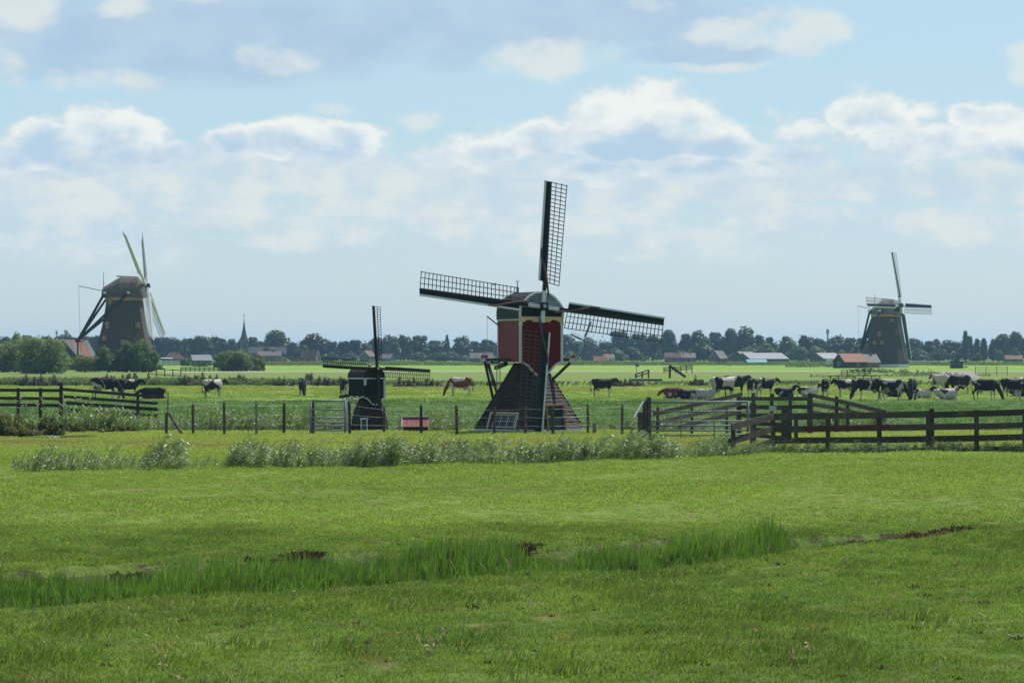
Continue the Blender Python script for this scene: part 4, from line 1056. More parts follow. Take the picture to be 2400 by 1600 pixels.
def sail_set(mill, hub, yaw, tilt, theta, P, cloth=None, order=range(4), gap=0.0):
    """four sails round the shaft; each sail is a part, its bars, laths and boards are sub-parts"""
    base = Tr(*hub) @ Rz(yaw) @ Rx(-tilt)
    for k in order:
        M = base @ Ry(theta + 90 * k) @ Tr(0, (gap if k % 2 else 0.0), 0)
        s = link('sail', P['stock'], mill, matrix=M)
        for b in P['bars']: link('sail_bar', b, s)
        for b in P['laths']: link('sail_lath', b, s)
        for key, nm in (('board', 'wind_board'), ('edge', 'board_edge'), ('white', 'stock_band')):
            if key in P: link(nm, P[key], s)
        if cloth is not None: link('rolled_cloth', cloth, s)
        yield k, s


def red_mill():
    D0 = 132.6
    base = gp(1240, HOR + F * EYE / D0)
    mill = empty('post_mill', base, 'red and black wooden post mill with tiled pyramid base and green striped gable', 'windmill')
    # --- pyramid base of tiles, turned with a corner to the front
    A = 56.0; half = 1.72; H = 3.02; top = 0.45; sill = 0.16
    R = Rz(A)
    mb = MB(R); n = half - .05
    q = [(-n, -n), (n, -n), (n, n), (-n, n)]
    t = top - .05
    mb.add([(x, y, sill) for x, y in q] + [(x * t / n, y * t / n, H) for x, y in q], [(0, 1, 5, 4), (1, 2, 6, 5), (2, 3, 7, 6), (3, 0, 4, 7), (4, 5, 6, 7), (3, 2, 1, 0)])
    mb.build('base_core', 'tar_black', mill)
    for k in range(4):
        mb = MB(Rz(A + 90 * k)); mb.box(-half - .02, half + .02 - .06, -half - .03, -half + .05, -.05, sill); mb.build('sill_beam', 'paint_white', mill)
    rows = 19; tile_me = {}
    slope = math.atan2(half - top, H - sill)
    rt = random.Random(3)
    hidden = MB()
    def tile(w):
        key = round(w, 2)
        if key not in tile_me:
            m = MB(); hh = (H - sill) / rows / math.cos(slope) * 1.22
            m.add([(-key / 2, 0.0, 0), (key / 2, 0.0, 0), (key / 2, 0.030, hh), (-key / 2, 0.030, hh), (-key / 2, -0.022, 0), (key / 2, -0.022, 0), (key / 2, 0.012, hh), (-key / 2, 0.012, hh)], MB.BOXF)
            me = m.mesh('tile'); me.materials.append(MATS['tile_brown']); tile_me[key] = me
        return tile_me[key]
    nt = 0
    for face in range(4):
        MF = Rz(A + 90 * face)
        for r in range(rows):
            z = sill + (H - sill) * r / rows; hw = half + (top - half) * r / rows + .012
            cnt_ = max(3, int(round(2 * hw / 0.255))); w = 2 * hw / cnt_
            for i in range(cnt_):
                x = -hw + w * (i + .5)
                M = MF @ Tr(x + rt.uniform(-.004, .004), -hw - rt.uniform(.004, .022), z + rt.uniform(-.008, .008)) @ Rz(rt.uniform(-1.2, 1.2)) @ Rx(-math.degrees(slope) + rt.uniform(-1.5, 3.0))
                if face in (0, 3):
                    link('tile', tile(w - .006), mill, matrix=M); nt += 1
                else:
                    m2 = tile(w - .006)
                    hidden.add([M @ v.co for v in m2.vertices], [tuple(p.vertices) for p in m2.polygons])
    o = hidden.build('back_tiles', 'tile_brown', mill); o['kind'] = 'stuff'
    # white-framed leaning window on the wide face, ochre-framed green door on the narrow one
    def leaning(face, x0, x1, z0, z1, out):
        MF = Rz(A + 90 * face)
        def p(x, z, o): hw = half + (top - half) * (z - sill) / (H - sill); return MF @ Vector((x, -hw - o, z))
        return p
    p = leaning(3, 0, 0, 0, 0, 0)
    wx0, wx1, wz0, wz1 = -1.0, 0.46, .18, .86
    p = leaning(3, wx0, wx1, wz0, wz1, .1)
    mb = MB(); mb.add([p(wx0, wz0, .07), p(wx1, wz0, .07), p(wx1, wz1, .07), p(wx0, wz1, .07), p(wx0, wz0, -.1), p(wx1, wz0, -.1), p(wx1, wz1, -.1), p(wx0, wz1, -.1)], MB.BOXF)
    win = mb.build('window', 'tar_black', mill)
    for a, b, w in (((wx0, wz0), (wx0, wz1), .07), ((wx1, wz0), (wx1, wz1), .07), ((wx0 - .03, wz1), (wx1 + .03, wz1), .06)):
        mb = MB(); mb.beam(p(*a, .11), p(*b, .11), w, .09); mb.build('window_frame', 'paint_cream' if w == .07 else 'paint_cream', win)
    gx = np.linspace(wx0 + .22, wx1 - .12, 4)
    gz = np.linspace(wz0 + .06, wz1 - .10, 3)
    for i in range(3):
        for j in range(2):
            mb = MB(); e = .03
            mb.add([p(gx[i] + e, gz[j] + e, .085), p(gx[i + 1] - e, gz[j] + e, .085), p(gx[i + 1] - e, gz[j + 1] - e, .085), p(gx[i] + e, gz[j + 1] - e, .085)], [(0, 1, 2, 3)])
            mb.build('pane', 'glass_dark', win)
    for x in gx:
        mb = MB(); mb.beam(p(x, gz[0], .10), p(x, gz[2], .10), .024, .03); mb.build('glazing_bar', 'paint_white', win)
    for z in gz:
        mb = MB(); mb.beam(p(gx[0], z, .105), p(gx[3], z, .105), .024, .03); mb.build('glazing_bar', 'paint_white', win)
    p = leaning(0, 0, 0, 0, 0, 0)
    dx0, dx1, dz1 = -1.2, .28, 1.2
    MF = Rz(A)
    def dp(x, z, o): return MF @ Vector((x, -half - .06 - o + (.36 * z if o < -9 else .12 * z), z))
    mb = MB(); mb.add([dp(dx0, .12, 0), dp(dx1, .12, 0), dp(dx1, dz1, 0), dp(dx0, dz1, 0)] + [dp(x, z, 0) + MF @ Vector((0, .75, 0)) - MF @ Vector((0, 0, 0)) for x, z in ((dx0, .12), (dx1, .12), (dx1, dz1 - .2), (dx0, dz1 - .2))], MB.BOXF)
    door = mb.build('door_dormer', 'tar_black', mill)
    mb = MB(); mb.add([dp(dx0 + .12, .16, .02), dp(dx1 - .1, .16, .02), dp(dx1 - .1, dz1 - .1, .02), dp(dx0 + .12, dz1 - .1, .02)], [(0, 1, 2, 3)]); mb.build('door_leaf', 'paint_green', door)
    for x in (dx0 + .05, dx1 - .05):
        mb = MB(); mb.beam(dp(x, .1, .03), dp(x, dz1 - .03, .03), .10, .08); mb.build('door_jamb', 'paint_orange', door)
    mb = MB(); mb.beam(dp(dx0 - .06, dz1 + .01, .05), dp(dx1 + .06, dz1 + .01, .05), .14, .06); mb.build('door_head', 'paint_orange', door)
    for x in (dx0 + .17, dx1 - .15):
        mb = MB(); mb.box(-.04, .04, -.02, .02, -.03, .03); mb.T = None
        o = mb.build('door_hinge', 'paint_white', door); o.matrix_local = Tr(*dp(x, .72, .05))
    # --- the turning body
    Y = 20.0; RY = Rz(Y) @ Tr(0, .15, 0); W = .97; yf, yb = -1.28, 1.58
    z0, z1, z2, z3 = 3.10, 4.98, 5.50, 6.17
    off = Tr(.12, 0, 0)
    M = off @ RY
    mb = MB(M); mb.box(-W + .03, W - .03, yf + .03, yb - .03, z0, z2); mb.build('body_core', 'paint_red_shaded', mill)
    for i in range(14):
        a = yf + .05 + (yb - yf - .10) * i / 14; b = yf + .05 + (yb - yf - .10) * (i + 1) / 14 - .010
        for s in (-1, 1):
            mb = MB(M); mb.box(min(s * (W - .03), s * W), max(s * (W - .03), s * W), a, b, z0, z1 - .04); mb.build('wall_board', 'paint_red', mill)
    og = [(-W, z0), (-.80, 3.06), (-.60, 2.93), (-.42, 2.72), (-.24, 2.56), (0, 2.46)]
    og = og + [(-x, z) for x, z in reversed(og[:-1])]
    mb = MB(M); mb.prism(og + [(W, z1), (-W, z1)], yf - .05, yf + .025); mb.build('front_panel', 'paint_red_shaded', mill)
    mb = MB(M)
    for a, b in zip(og[:-1], og[1:]): mb.beam((a[0], yf - .07, a[1]), (b[0], yf - .07, b[1]), .06, .09, (0, 0, 1))
    mb.build('scroll_trim', 'paint_white', mill)
    for s in (-1, 1):
        mb = MB(M); mb.box(s * W - .055, s * W + .055, yf - .09, yf - .03, z0, z1 - .28); mb.box(s * W - .08, s * W + .08, yf - .10, yf - .03, z1 - .28, z1 - .08); mb.build('corner_trim', 'paint_white', mill)
    mb = MB(M); mb.box(-W - .055, -W + .0, yf, yb, z1 - .045, z1 + .055); mb.build('eaves_trim', 'paint_white', mill)
    mb = MB(M); mb.box(-W - .03, -W + .02, yb - .05, yb + .03, z0 + .2, z1); mb.build('corner_trim', 'paint_white', mill)
    sc = [(-W - .05, z1 + .12), (-W - .05, z1 - .10), (-W + .16, z1 - .12), (-W + .26, z1 - .04), (-.5, z1 - .02), (-.36, z1 - .12), (-.1, z1 - .12), (.1, z1 - .12), (.36, z1 - .12), (.5, z1 - .02), (W - .26, z1 - .04), (W - .16, z1 - .12), (W + .05, z1 - .10), (W + .05, z1 + .12)]
    mb = MB(M); mb.prism(sc, yf - .13, yf - .06); mb.build('fascia_board', 'paint_cream', mill)
    # gable: dark green below, pale-edged green boards above
    prof = [(W + .02, z1 + .02), (W + .035, z1 + .25), (W + .01, z2 + .02), (.86, 5.70), (.68, 5.90), (.47, 6.06), (.24, 6.15), (0, 6.17)]
    full = prof + [(-x, z) for x, z in reversed(prof[:-1])]
    mb = MB(M); mb.prism(full, yf - .02, yb); mb.build('roof_core', 'tar_black', mill)
    mb = MB(M); mb.prism([(x * .97, z) for x, z in full if z <= z2 + .1] , yf - .06, yf - .022); mb.build('gable_panel', 'paint_green', mill)
    def halfw(z): return float(np.interp(z, [p[1] for p in prof], [p[0] for p in prof]))
    zs = np.linspace(z2 - .02, 6.13, 8)
    for a, b in zip(zs[:-1], zs[1:]):
        mb = MB(M); wa, wb = halfw(a) * .95, halfw(b) * .95
        mb.add([(-wa, yf - .10, a), (wa, yf - .10, a), (wb, yf - .06, b + .01), (-wb, yf - .06, b + .01), (-wa, yf - .03, a), (wa, yf - .03, a), (wb, yf - .025, b + .01), (-wb, yf - .025, b + .01)], MB.BOXF)
        mb.build('gable_board', 'paint_green', mill)
        mb = MB(M); mb.add([(-wb, yf - .063, b - .055), (wb, yf - .063, b - .055), (wb * .99, yf - .055, b + .008), (-wb * .99, yf - .055, b + .008)], [(0, 1, 2, 3)])
        mb = MB(M); hh = (b - a)
        mb.add([(-wa, yf - .104, a + hh * .42), (wa, yf - .104, a + hh * .42), (wb, yf - .070, b + .012), (-wb, yf - .070, b + .012), (-wa, yf - .09, a + hh * .42), (wa, yf - .09, a + hh * .42), (wb, yf - .058, b + .012), (-wb, yf - .058, b + .012)], MB.BOXF)
        mb.build('board_face', 'paint_green_pale', mill)
    for s in (-1, 1):
        mb = MB(M); pp = [(s * x, z) for x, z in prof]
        for a, b in zip(pp[:-1], pp[1:]): mb.beam((a[0], yf - .09, a[1]), (b[0], yf - .09, b[1]), .10, .07, (0, 0, 1))
        mb.build('verge_board', 'paint_white', mill)
    # roof boards, lapped
    def along(n):
        pts = [Vector((x, 0, z)) for x, z in prof]; seg = [(b - a).length for a, b in zip(pts[:-1], pts[1:])]; tot = sum(seg); out = []
        for i in range(n + 1):
            q = tot * i / n; k = 0
            while k < len(seg) - 1 and q > seg[k]: q -= seg[k]; k += 1
            out.append(pts[k].lerp(pts[k + 1], min(1, q / seg[k])))
        return out
    ap = along(13)
    for s in (-1, 1):
        for a, b in zip(ap[:-1], ap[1:]):
            d = (b - a).normalized(); nn = Vector((d.z, 0, -d.x)); aa = a + nn * .045; bb = b + nn * .015 + d * .02
            mb = MB(M)
            mb.add([(s * aa.x, yf - .01, aa.z), (s * aa.x, yb + .06, aa.z), (s * bb.x, yb + .06, bb.z), (s * bb.x, yf - .01, bb.z),
                    (s * a.x, yf - .01, a.z), (s * a.x, yb + .06, a.z), (s * b.x, yb + .06, b.z), (s * b.x, yf - .01, b.z)], MB.BOXF)
            mb.build('roof_shingle', 'roof_board' if a.z > 5.45 else 'tar_black', mill)
    # ridge finial, hoisting boom and its rope
    mb = MB(M); mb.tube([(-.1, yb - .15, 6.1), (-.1, yb - .15, 6.42), (-.1, yb - .15, 6.48), (-.1, yb - .15, 6.72)], [.05, .05, .025, .02], 8); mb.tube([(-.2, yb - .15, 6.74), (-.1, yb - .15, 6.70), (0, yb - .15, 6.76)], .015, 5); mb.build('ridge_finial', 'post_pale', mill)
    a, b = at(1168, 762, D0 + 1.2) - base, at(1142, 741, D0 + 1.6) - base
    mb = MB(); mb.beam(a, b, .05, .06); mb.build('hoist_boom', 'post_pale', mill)
    mb = MB(); c = Vector((b.x, b.y, b.z - 1.25)); mb.tube([b, c], .008, 4); mb.build('hoist_rope', 'wire', mill)
    # cross beams, braces, tail poles
    def dm(px, py, dd): return at(px, py, D0 + dd) - base
    mb = MB(); mb.beam(dm(1138, 843, .5), dm(1206, 843, -.3), .10, .11); mb.build('cross_beam', 'tar_black', mill)
    mb = MB(); mb.beam(dm(1150, 849, 1.6), dm(1170, 849, 1.2), .10, .09); mb.build('cross_beam', 'tar_black', mill)
    mb = MB(); mb.beam(dm(1290, 843, .4), dm(1338, 843, .4), .10, .11); mb.build('cross_beam', 'tar_black', mill)
    for px, dd in ((1132, .5), (1143, 1.6), (1341, .4)):
        mb = MB(); y0 = 843 if px != 1143 else 849
        mb.beam(dm(px - 7, y0, dd), dm(px + 7, y0, dd), .12, .13); mb.build('beam_end', 'paint_white', mill)
    for px, dd in ((1131, .5), (1139, 1.6), (1344, .4)):
        mb = MB(); mb.add([dm(px - 4, 839, dd), dm(px + 4, 839, dd), dm(px + 4, 831, dd), dm(px - 3, 832, dd)] + [dm(px - 4, 839, dd + .1), dm(px + 4, 839, dd + .1), dm(px + 4, 831, dd + .1), dm(px - 3, 832, dd + .1)], MB.BOXF); mb.build('beam_cap', 'red_cap', mill)
    mb = MB(); mb.beam(dm(1336, 850, .35), dm(1294, 890, .1), .12, .11); mb.build('brace', 'tar_black', mill)
    mb = MB(); mb.beam(dm(1136, 846, .5), dm(1157, 940, .6), .11, .10); mb.build('tail_brace', 'tar_black', mill)
    mb = MB(); mb.beam(dm(1143, 849, 1.6), dm(1166, 922, 1.2), .11, .10); mb.build('tail_brace', 'tar_black', mill)
    mb = MB(); mb.beam(dm(1186, 852, 1.2), dm(1162, 862, 2.6), .16, .16); mb.build('tail_beam', 'tar_black', mill)
    for px in (1165, 1172):
        mb = MB(); mb.beam(dm(px, 853, 2.0), dm(px - .5, 893, 2.0), .05, .05); mb.build('stair_rail', 'paint_white', mill)
    # --- sails
    hub = M @ Vector((0, yf - .32, 5.52))
    base_m = Tr(*hub) @ Rz(Y) @ Rx(-11)
    mb = MB(base_m); mb.box(-.17, .17, -.20, .30, -.17, .17); mb.build('poll_end', 'paint_green', mill)
    mb = MB(base_m)
    for k in range(8):
        a = math.pi * k / 4 + .2; c, s = math.cos(a), math.sin(a)
        mb.add([(-.025 * s, -.222, .025 * c), (.025 * s, -.222, -.025 * c), (.13 * c, -.222, .13 * s)], [(0, 1, 2)])
    mb.build('hub_star', 'paint_white', mill)
    mb = MB(base_m); mb.tube([(0, .1, 0), (0, 1.6, 0)], .12, 10); mb.build('wind_shaft', 'tar_black', mill)
    P = sail_meshes(5.72, 1.15, .80, 26, .15, .30, 3, 'lath', 'paint_green', 'paint_white', 'tar_black', white=(.17, .72), skew=-.03)
    cl = MB(); cl.tube([(-.30, -.13, 2.62), (-.27, -.16, 2.2), (-.12, -.15, 1.75), (.02, -.13, 1.3), (.10, -.12, .9), (.20, -.10, .5)], [.03, .05, .06, .06, .05, .03], 6)
    cm = cl.mesh('rolled_cloth'); cm.materials.append(MATS['sailcloth'])
    for k, s in sail_set(mill, hub, Y, 11, 7.6, P, cm): pass
    # sheet ropes of the rolled cloth
    return mill


red_mill()


def black_mill():
    D0 = 134.5; base = gp(866, HOR + F * EYE / D0)
    mill = empty('post_mill', base, 'small tarred black post mill with white trim beside the metal gate', 'windmill')
    def dm(px, py, dd=0.0): return at(px, py, D0 + dd) - base
    # bell-shaped boarded base
    rings = []
    for z, r in ((-.05, .82), (.05, .82), (.5, .78), (.9, .68), (1.25, .55), (1.55, .40), (1.8, .30)):
        rings.append([(r * math.cos(math.radians(45 * k + 12)) * 1.0, r * math.sin(math.radians(45 * k + 12)), z) for k in range(8)])
    mb = MB(); mb.loft(rings); mb.build('base_skirt', 'tar_black', mill)
    for k in range(8):
        mb = MB(); pts = [r[k] for r in rings[1:]]
        for a, b in zip(pts[:-1], pts[1:]): mb.beam(a, b, .05, .03)
        mb.build('skirt_batten', 'tar_black', mill)
    Y = 36.0; M = Tr(-.12, 0, 0) @ Rz(Y); W = .52; yf, yb = -.62, .72; z0, z1 = 1.52, 2.36
    mb = MB(M); mb.box(-W, W, yf, yb, z0, z1); mb.build('body', 'tar_green', mill)
    mb = MB(M); prof = [(W + .03, z1), (W + .03, z1 + .14), (W * .93, z1 + .30), (W * .66, z1 + .43), (.2, z1 + .5), (0, z1 + .5)]
    full = prof + [(-x, z) for x, z in reversed(prof[:-1])]
    mb.prism(full, yf - .03, yb + .02); mb.build('roof', 'tar_black', mill)
    mb = MB(M); mb.prism([(x * .9, z1 + .02 + (z - z1) * .86) for x, z in full], yf - .06, yf - .032); mb.build('gable_panel', 'tar_black', mill)
    sk = [(-W - .02, z0 + .12), (-W, z0 - .02), (-.36, z0 - .1), (-.2, z0 - .28), (0, z0 - .36), (.2, z0 - .28), (.36, z0 - .1), (W, z0 - .02), (W + .02, z0 + .12)]
    mb = MB(M); mb.prism(sk, yf - .05, yf + .02); mb.build('front_skirt', 'tar_black', mill)
    mb = MB(M)
    for a, b in zip(sk[1:-2], sk[2:-1]): mb.beam((a[0], yf - .06, a[1]), (b[0], yf - .06, b[1]), .04, .045)
    mb.build('scroll_trim', 'paint_white', mill)
    wave = [(yf + i * (yb - yf) / 12, z0 - .02 + (.045 if i % 4 in (1, 2) else 0)) for i in range(13)]
    mb = MB(M)
    for a, b in zip(wave[:-1], wave[1:]): mb.beam((-W - .02, a[0], a[1]), (-W - .02, b[0], b[1]), .03, .045)
    mb.build('scroll_trim', 'paint_white', mill)
    mb = MB(M); mb.box(-W - .05, -W + .005, yf - .02, yb + .02, z1 - .03, z1 + .03); mb.build('eaves_trim', 'paint_white', mill)
    mb = MB(M); mb.box(-W - .03, W + .03, yf - .09, yf - .05, z1 - .03, z1 + .035); mb.build('eaves_trim', 'paint_white', mill)
    mb = MB(M); mb.box(-W - .05, -W + .05, yf - .07, yf - .01, z1 - .30, z1 - .035); mb.build('corner_trim', 'paint_white', mill)
    mb = MB(M); mb.box(W - .06, W + .04, yf - .07, yf - .02, z0 - .02, z1 - .04); mb.build('corner_trim', 'paint_white', mill)
    # tail with white stair posts
    for px, y0, y1 in ((804, 921, 1008), (812, 922, 1008), (818, 924, 960), (825, 926, 945)):
        mb = MB(); mb.beam(dm(px, y0, .9), dm(px + .5, y1, .9), .075, .06); mb.build('tail_post', 'paint_white', mill)
    mb = MB(); mb.beam(dm(796, 930, .9), dm(832, 924, .5), .11, .12); mb.build('tail_beam', 'tar_black', mill)
    for i in range(9):
        f = i / 8; mb = MB(); mb.beam(dm(833 - 9 * f, 932 + 42 * f, .4), dm(839 - 9 * f, 931 + 42 * f, .4), .03, .03); mb.build('stair_tread', 'lath_grey', mill)
    # little green door with white surround, small window, red flowers
    MF = Tr(0, 0, 0)
    def fp(px, py): return dm(px, py, -.86)
    mb = MB(); a, b = fp(848, 1008), fp(859, 988); mb.box(a.x, b.x, a.y, a.y + .03, max(a.z, -.03), b.z); mb.build('door', 'paint_green_door', mill)
    dr = MB(); dr.box(a.x - .05, a.x, a.y - .02, a.y + .04, max(a.z, -.03), b.z + .10); dr.box(b.x, b.x + .05, a.y - .02, a.y + .04, max(a.z, -.03), b.z + .10); dr.box(a.x - .08, b.x + .08, a.y - .025, a.y + .045, b.z + .10, b.z + .17); dr.build('door_frame', 'paint_white', mill)
    for i in range(3):
        mb = MB(); x = a.x + (b.x - a.x) * (i + .5) / 3; mb.box(x - .025, x + .025, a.y - .012, a.y, b.z + .02, b.z + .08); mb.build('fanlight_pane', 'glass_dark', mill)
    a, b = dm(871, 1002, -.80), dm(879, 995, -.80)
    mb = MB(); mb.box(a.x, b.x, a.y, a.y + .03, a.z, b.z); w = mb.build('window', 'glass_dark', mill)
    mb = MB(); mb.box(a.x - .02, a.x, a.y - .02, a.y + .03, a.z, b.z); mb.box(b.x, b.x + .02, a.y - .02, a.y + .03, a.z, b.z); mb.box(a.x, b.x, a.y - .02, a.y, b.z, b.z + .02); mb.build('window_frame', 'paint_green_door', w)
    # sails
    hub = M @ Vector((0, yf - .22, 2.80))
    bm_ = Tr(*hub) @ Rz(Y) @ Rx(-10)
    mb = MB(bm_); mb.box(-.09, .09, -.10, .16, -.09, .09); mb.tube([(0, .1, 0), (0, .9, -.02)], .06, 8); mb.build('poll_end', 'tar_black', mill)
    mb = MB(bm_); mb.tube([(0, -.101, 0), (0, -.135, 0)], .055, 10); mb.build('hub_boss', 'paint_white', mill)
    mb = MB(bm_); mb.tube([(0, -.136, 0), (0, -.15, 0)], .025, 8); mb.build('hub_dot', 'red_cap', mill)
    P = sail_meshes(2.86, .42, .36, 22, .10, .09, 2, 'tar_black', 'tar_black', 'tar_black', 'tar_black', skew=-.02)
    for k, s in sail_set(mill, hub, Y, 10, 3.0, P): pass
    return mill


black_mill()


def smock_mill(name, label, px, d, base_py, prm):
    """big thatched eight-sided polder mill with a turning cap"""
    base = gp(px, base_py); d = base.y; s = d / F
    mill = empty(name, base, label, 'windmill')
    def zpx(py): return EYE - (py - HOR) * s
    secs = prm['secs']            # (py, half width px)
    tw = prm.get('twist', 10)
    rings = []
    for py, hw in secs:
        r = hw * s / math.cos(math.radians(10)); rings.append([(r * math.cos(math.radians(45 * k + tw)), r * math.sin(math.radians(45 * k + tw)), zpx(py)) for k in range(8)])
    mb = MB(); mb.loft(rings); mb.build('thatched_body', 'thatch', mill)
    zt = zpx(secs[-1][0]); rt_ = secs[-1][1] * s
    mb = MB(); mb.loft([[(q * math.cos(math.radians(22.5 * k)), q * math.sin(math.radians(22.5 * k)), z) for k in range(16)] for q, z in ((rt_ * 1.04, zt - .12), (rt_ * 1.05, zt + .1), (rt_ * 1.02, zt + .5))]); mb.build('curb_ring', 'paint_ochre', mill)
    if 'sill' in prm:
        q, z = secs[0][1] * s * 1.02, prm['sill']
        mb = MB(); mb.loft([[(q * math.cos(math.radians(45 * k + tw)), q * math.sin(math.radians(45 * k + tw)), zz) for k in range(8)] for zz in (-.1, z)]); mb.build('brick_footing', 'paint_white', mill)
    # cap: boat-shaped, ridge along the shaft; front is -y, turned by yaw
    Y = prm['yaw']; M = Rz(Y); cl, cw, ch, zc = prm['cap']         # half length, half width, height, eaves z
    z0 = zt + prm.get('cap_lift', .55)
    secs_c = [(-cl, .70, .52), (-cl * .62, .90, .99), (-cl * .2, 1.0, 1.0), (cl * .15, 1.0, .99), (cl * .6, .88, .72), (cl, .62, .48)]
    rings = []
    for y, fw, fh in secs_c:
        w = cw * fw; h = ch * fh
        pr = [(w * .92, 0), (w * 1.02, h * .22), (w * .93, h * .45), (w * .72, h * .70), (w * .42, h * .90), (w * .10, h)]
        pr = pr + [(-x, z) for x, z in reversed(pr)]
        rings.append([(x, y, z0 + z) for x, z in pr])
    mb = MB(M); mb.smooth = False; mb.loft(rings); mb.build('cap', prm.get('cap_mat', 'thatch_cap'), mill)
    mb = MB(M); mb.beam((0, -cl * .55, z0 + ch * .97), (0, cl * .38, z0 + ch * 1.0), .35, .22); mb.build('cap_ridge', 'ridge_moss', mill)
    if prm.get('gable'):
        for i in range(5):
            z = z0 + ch * (.42 + .1 * i); w = cw * (.52 - .075 * i)
            mb = MB(M); mb.box(-w, w, -cl - .10, -cl + .04, z, z + ch * .07); mb.build('gable_board', 'paint_white' if i % 2 else 'paint_green_pale', mill)
        mb = MB(M); mb.box(-cw * .55, cw * .55, -cl - .06, -cl + .05, z0 - .1, z0 + ch * .40); mb.build('breast_panel', 'paint_green', mill)
        mb = MB(M); mb.box(-cw * .5, cw * .5, -cl - .12, -cl - .07, z0 + .1, z0 + .55); mb.build('name_board', 'paint_ochre', mill)
    # shaft and sails
    hub_y, hub_z = prm['hub']; hub = M @ Vector((0, -hub_y, hub_z))
    bm_ = Tr(*hub) @ Rz(Y) @ Rx(-prm['tilt'])
    mb = MB(bm_); mb.box(-.42, .42, -.5, .7, -.42, .42); mb.tube([(0, .5, 0), (0, cl, 0)], .32, 10); mb.build('poll_end', 'paint_green', mill)
    P = sail_meshes(prm['L'], prm['L'] * .17, prm['lw'], prm['nb'], .42, .62, 2, prm.get('lath', 'lath_grey'), prm.get('board', 'paint_green'), 'paint_white', prm.get('stock', 'paint_green'), white=(.5, prm['L'] * .15), tw0=prm.get('tw', (20, 6))[0], tw1=prm.get('tw', (20, 6))[1])
    for k, sl in sail_set(mill, hub, Y, prm['tilt'], prm['theta'], P, gap=.35):
        if k in prm.get('cloth', ()):
            L = prm['L']; lw = prm['lw']
            def cp(q, r, o):
                ta, tb = prm.get('tw', (20, 6)); a = math.radians(ta + (tb - ta) * (r / L - .17) / .83); return (q * math.cos(a), q * math.sin(a) * .9 - .10 + o, r)
            r0, r1 = L * .2, L * .99
            mb = MB(); mb.add([cp(.1, r0, 0), cp(lw * .97, r0, 0), cp(lw * .97, r1, 0), cp(.1, r1, 0), cp(.1, r0, .04), cp(lw * .97, r0, .04), cp(lw * .97, r1, .04), cp(.1, r1, .04)], MB.BOXF); mb.build('spread_cloth', 'sailcloth_pale', sl)
    # tail: two cross beams through the cap, long and short braces down to the tail pole
    tx, tz = prm['tail']
    foot = M @ Vector((0, tx, tz))
    for yy, half in ((-cl * .35, cw * 1.35), (cl * .8, cw * .95)):
        a, b = M @ Vector((-half, yy, z0 + ch * .22)), M @ Vector((half, yy, z0 + ch * .22))
        mb = MB(); mb.beam(a, b, .42, .42); bm2 = mb.build('cross_beam', 'tar_black', mill)
        for e, sg in ((a, -1), (b, 1)):
            mb = MB(); dd = (b - a).normalized() * sg; mb.beam(e, e + dd * .5, .46, .46); mb.build('beam_end', 'paint_white', mill)
            mb = MB(); mb.beam(e, foot + Vector((0, 0, .3)), .38, .38); mb.build('tail_brace', 'paint_green', mill)
    mb = MB(); mb.beam(M @ Vector((0, cl * .95, z0 + ch * .2)), foot, .45, .45); mb.build('tail_pole', 'paint_green', mill)
    mb = MB(); mb.tube([foot + Vector((-.5, 0, .4)), foot + Vector((.5, 0, .4))], .45, 10); mb.build('winch_wheel', 'tar_black', mill)
    mb = MB(); mb.beam(foot, Vector((foot.x, foot.y, 0)), .3, .3); mb.build('tail_leg', 'tar_black', mill)
    # flag pole, boom with its line
    a = M @ Vector((0, cl * .98, z0 + ch * .42)); mb = MB(); mb.tube([a - Vector((0, 0, .6)), a + Vector((0, 0, 3.3))], [.09, .05], 6); mb.build('flag_pole', 'post_pale', mill)
    b = M @ Vector((0, cl * .98 + 5.0, z0 + ch * .42 + .55)); a2 = M @ Vector((0, cl * .9, z0 + ch * .3)); mb = MB(); mb.tube([a2, b], .085, 6); mb.build('hoist_boom', 'post_pale', mill)
    mb = MB(); mb.tube([b, Vector((b.x + .4, b.y, 2.2))], .03, 4); mb.build('hoist_line', 'wire', mill)
    # windows: recessed dark pane, ochre frame, white bars
    for wpx, wpy, ww, wh in prm['wins']:
        zz = zpx(wpy); rr_ = float(np.interp(zz, [zpx(p) for p, _ in secs], [h * s for _, h in secs])); x = (wpx - px) * s
        y = -math.sqrt(max(0.05, (rr_ * 1.03) ** 2 - x * x)) * .985 - .05
        ang = math.degrees(math.atan2(x, -y)); Mw = Tr(x, y, zz) @ Rz(ang)
        mb = MB(Mw); mb.box(-ww / 2, ww / 2, -.28, .5, -wh / 2, wh / 2); w = mb.build('window', 'paint_orange', mill)
        mb = MB(Mw); mb.box(-ww * .34, ww * .34, -.30, -.281, -wh * .05, wh * .42); mb.build('pane', 'glass_dark', w)
        mb = MB(Mw); mb.box(-ww * .04, ww * .04, -.325, -.302, -wh * .05, wh * .42); mb.box(-ww * .34, ww * .34, -.325, -.302, wh * .16, wh * .22); mb.build('glazing_bar', 'paint_white', w)
    return mill


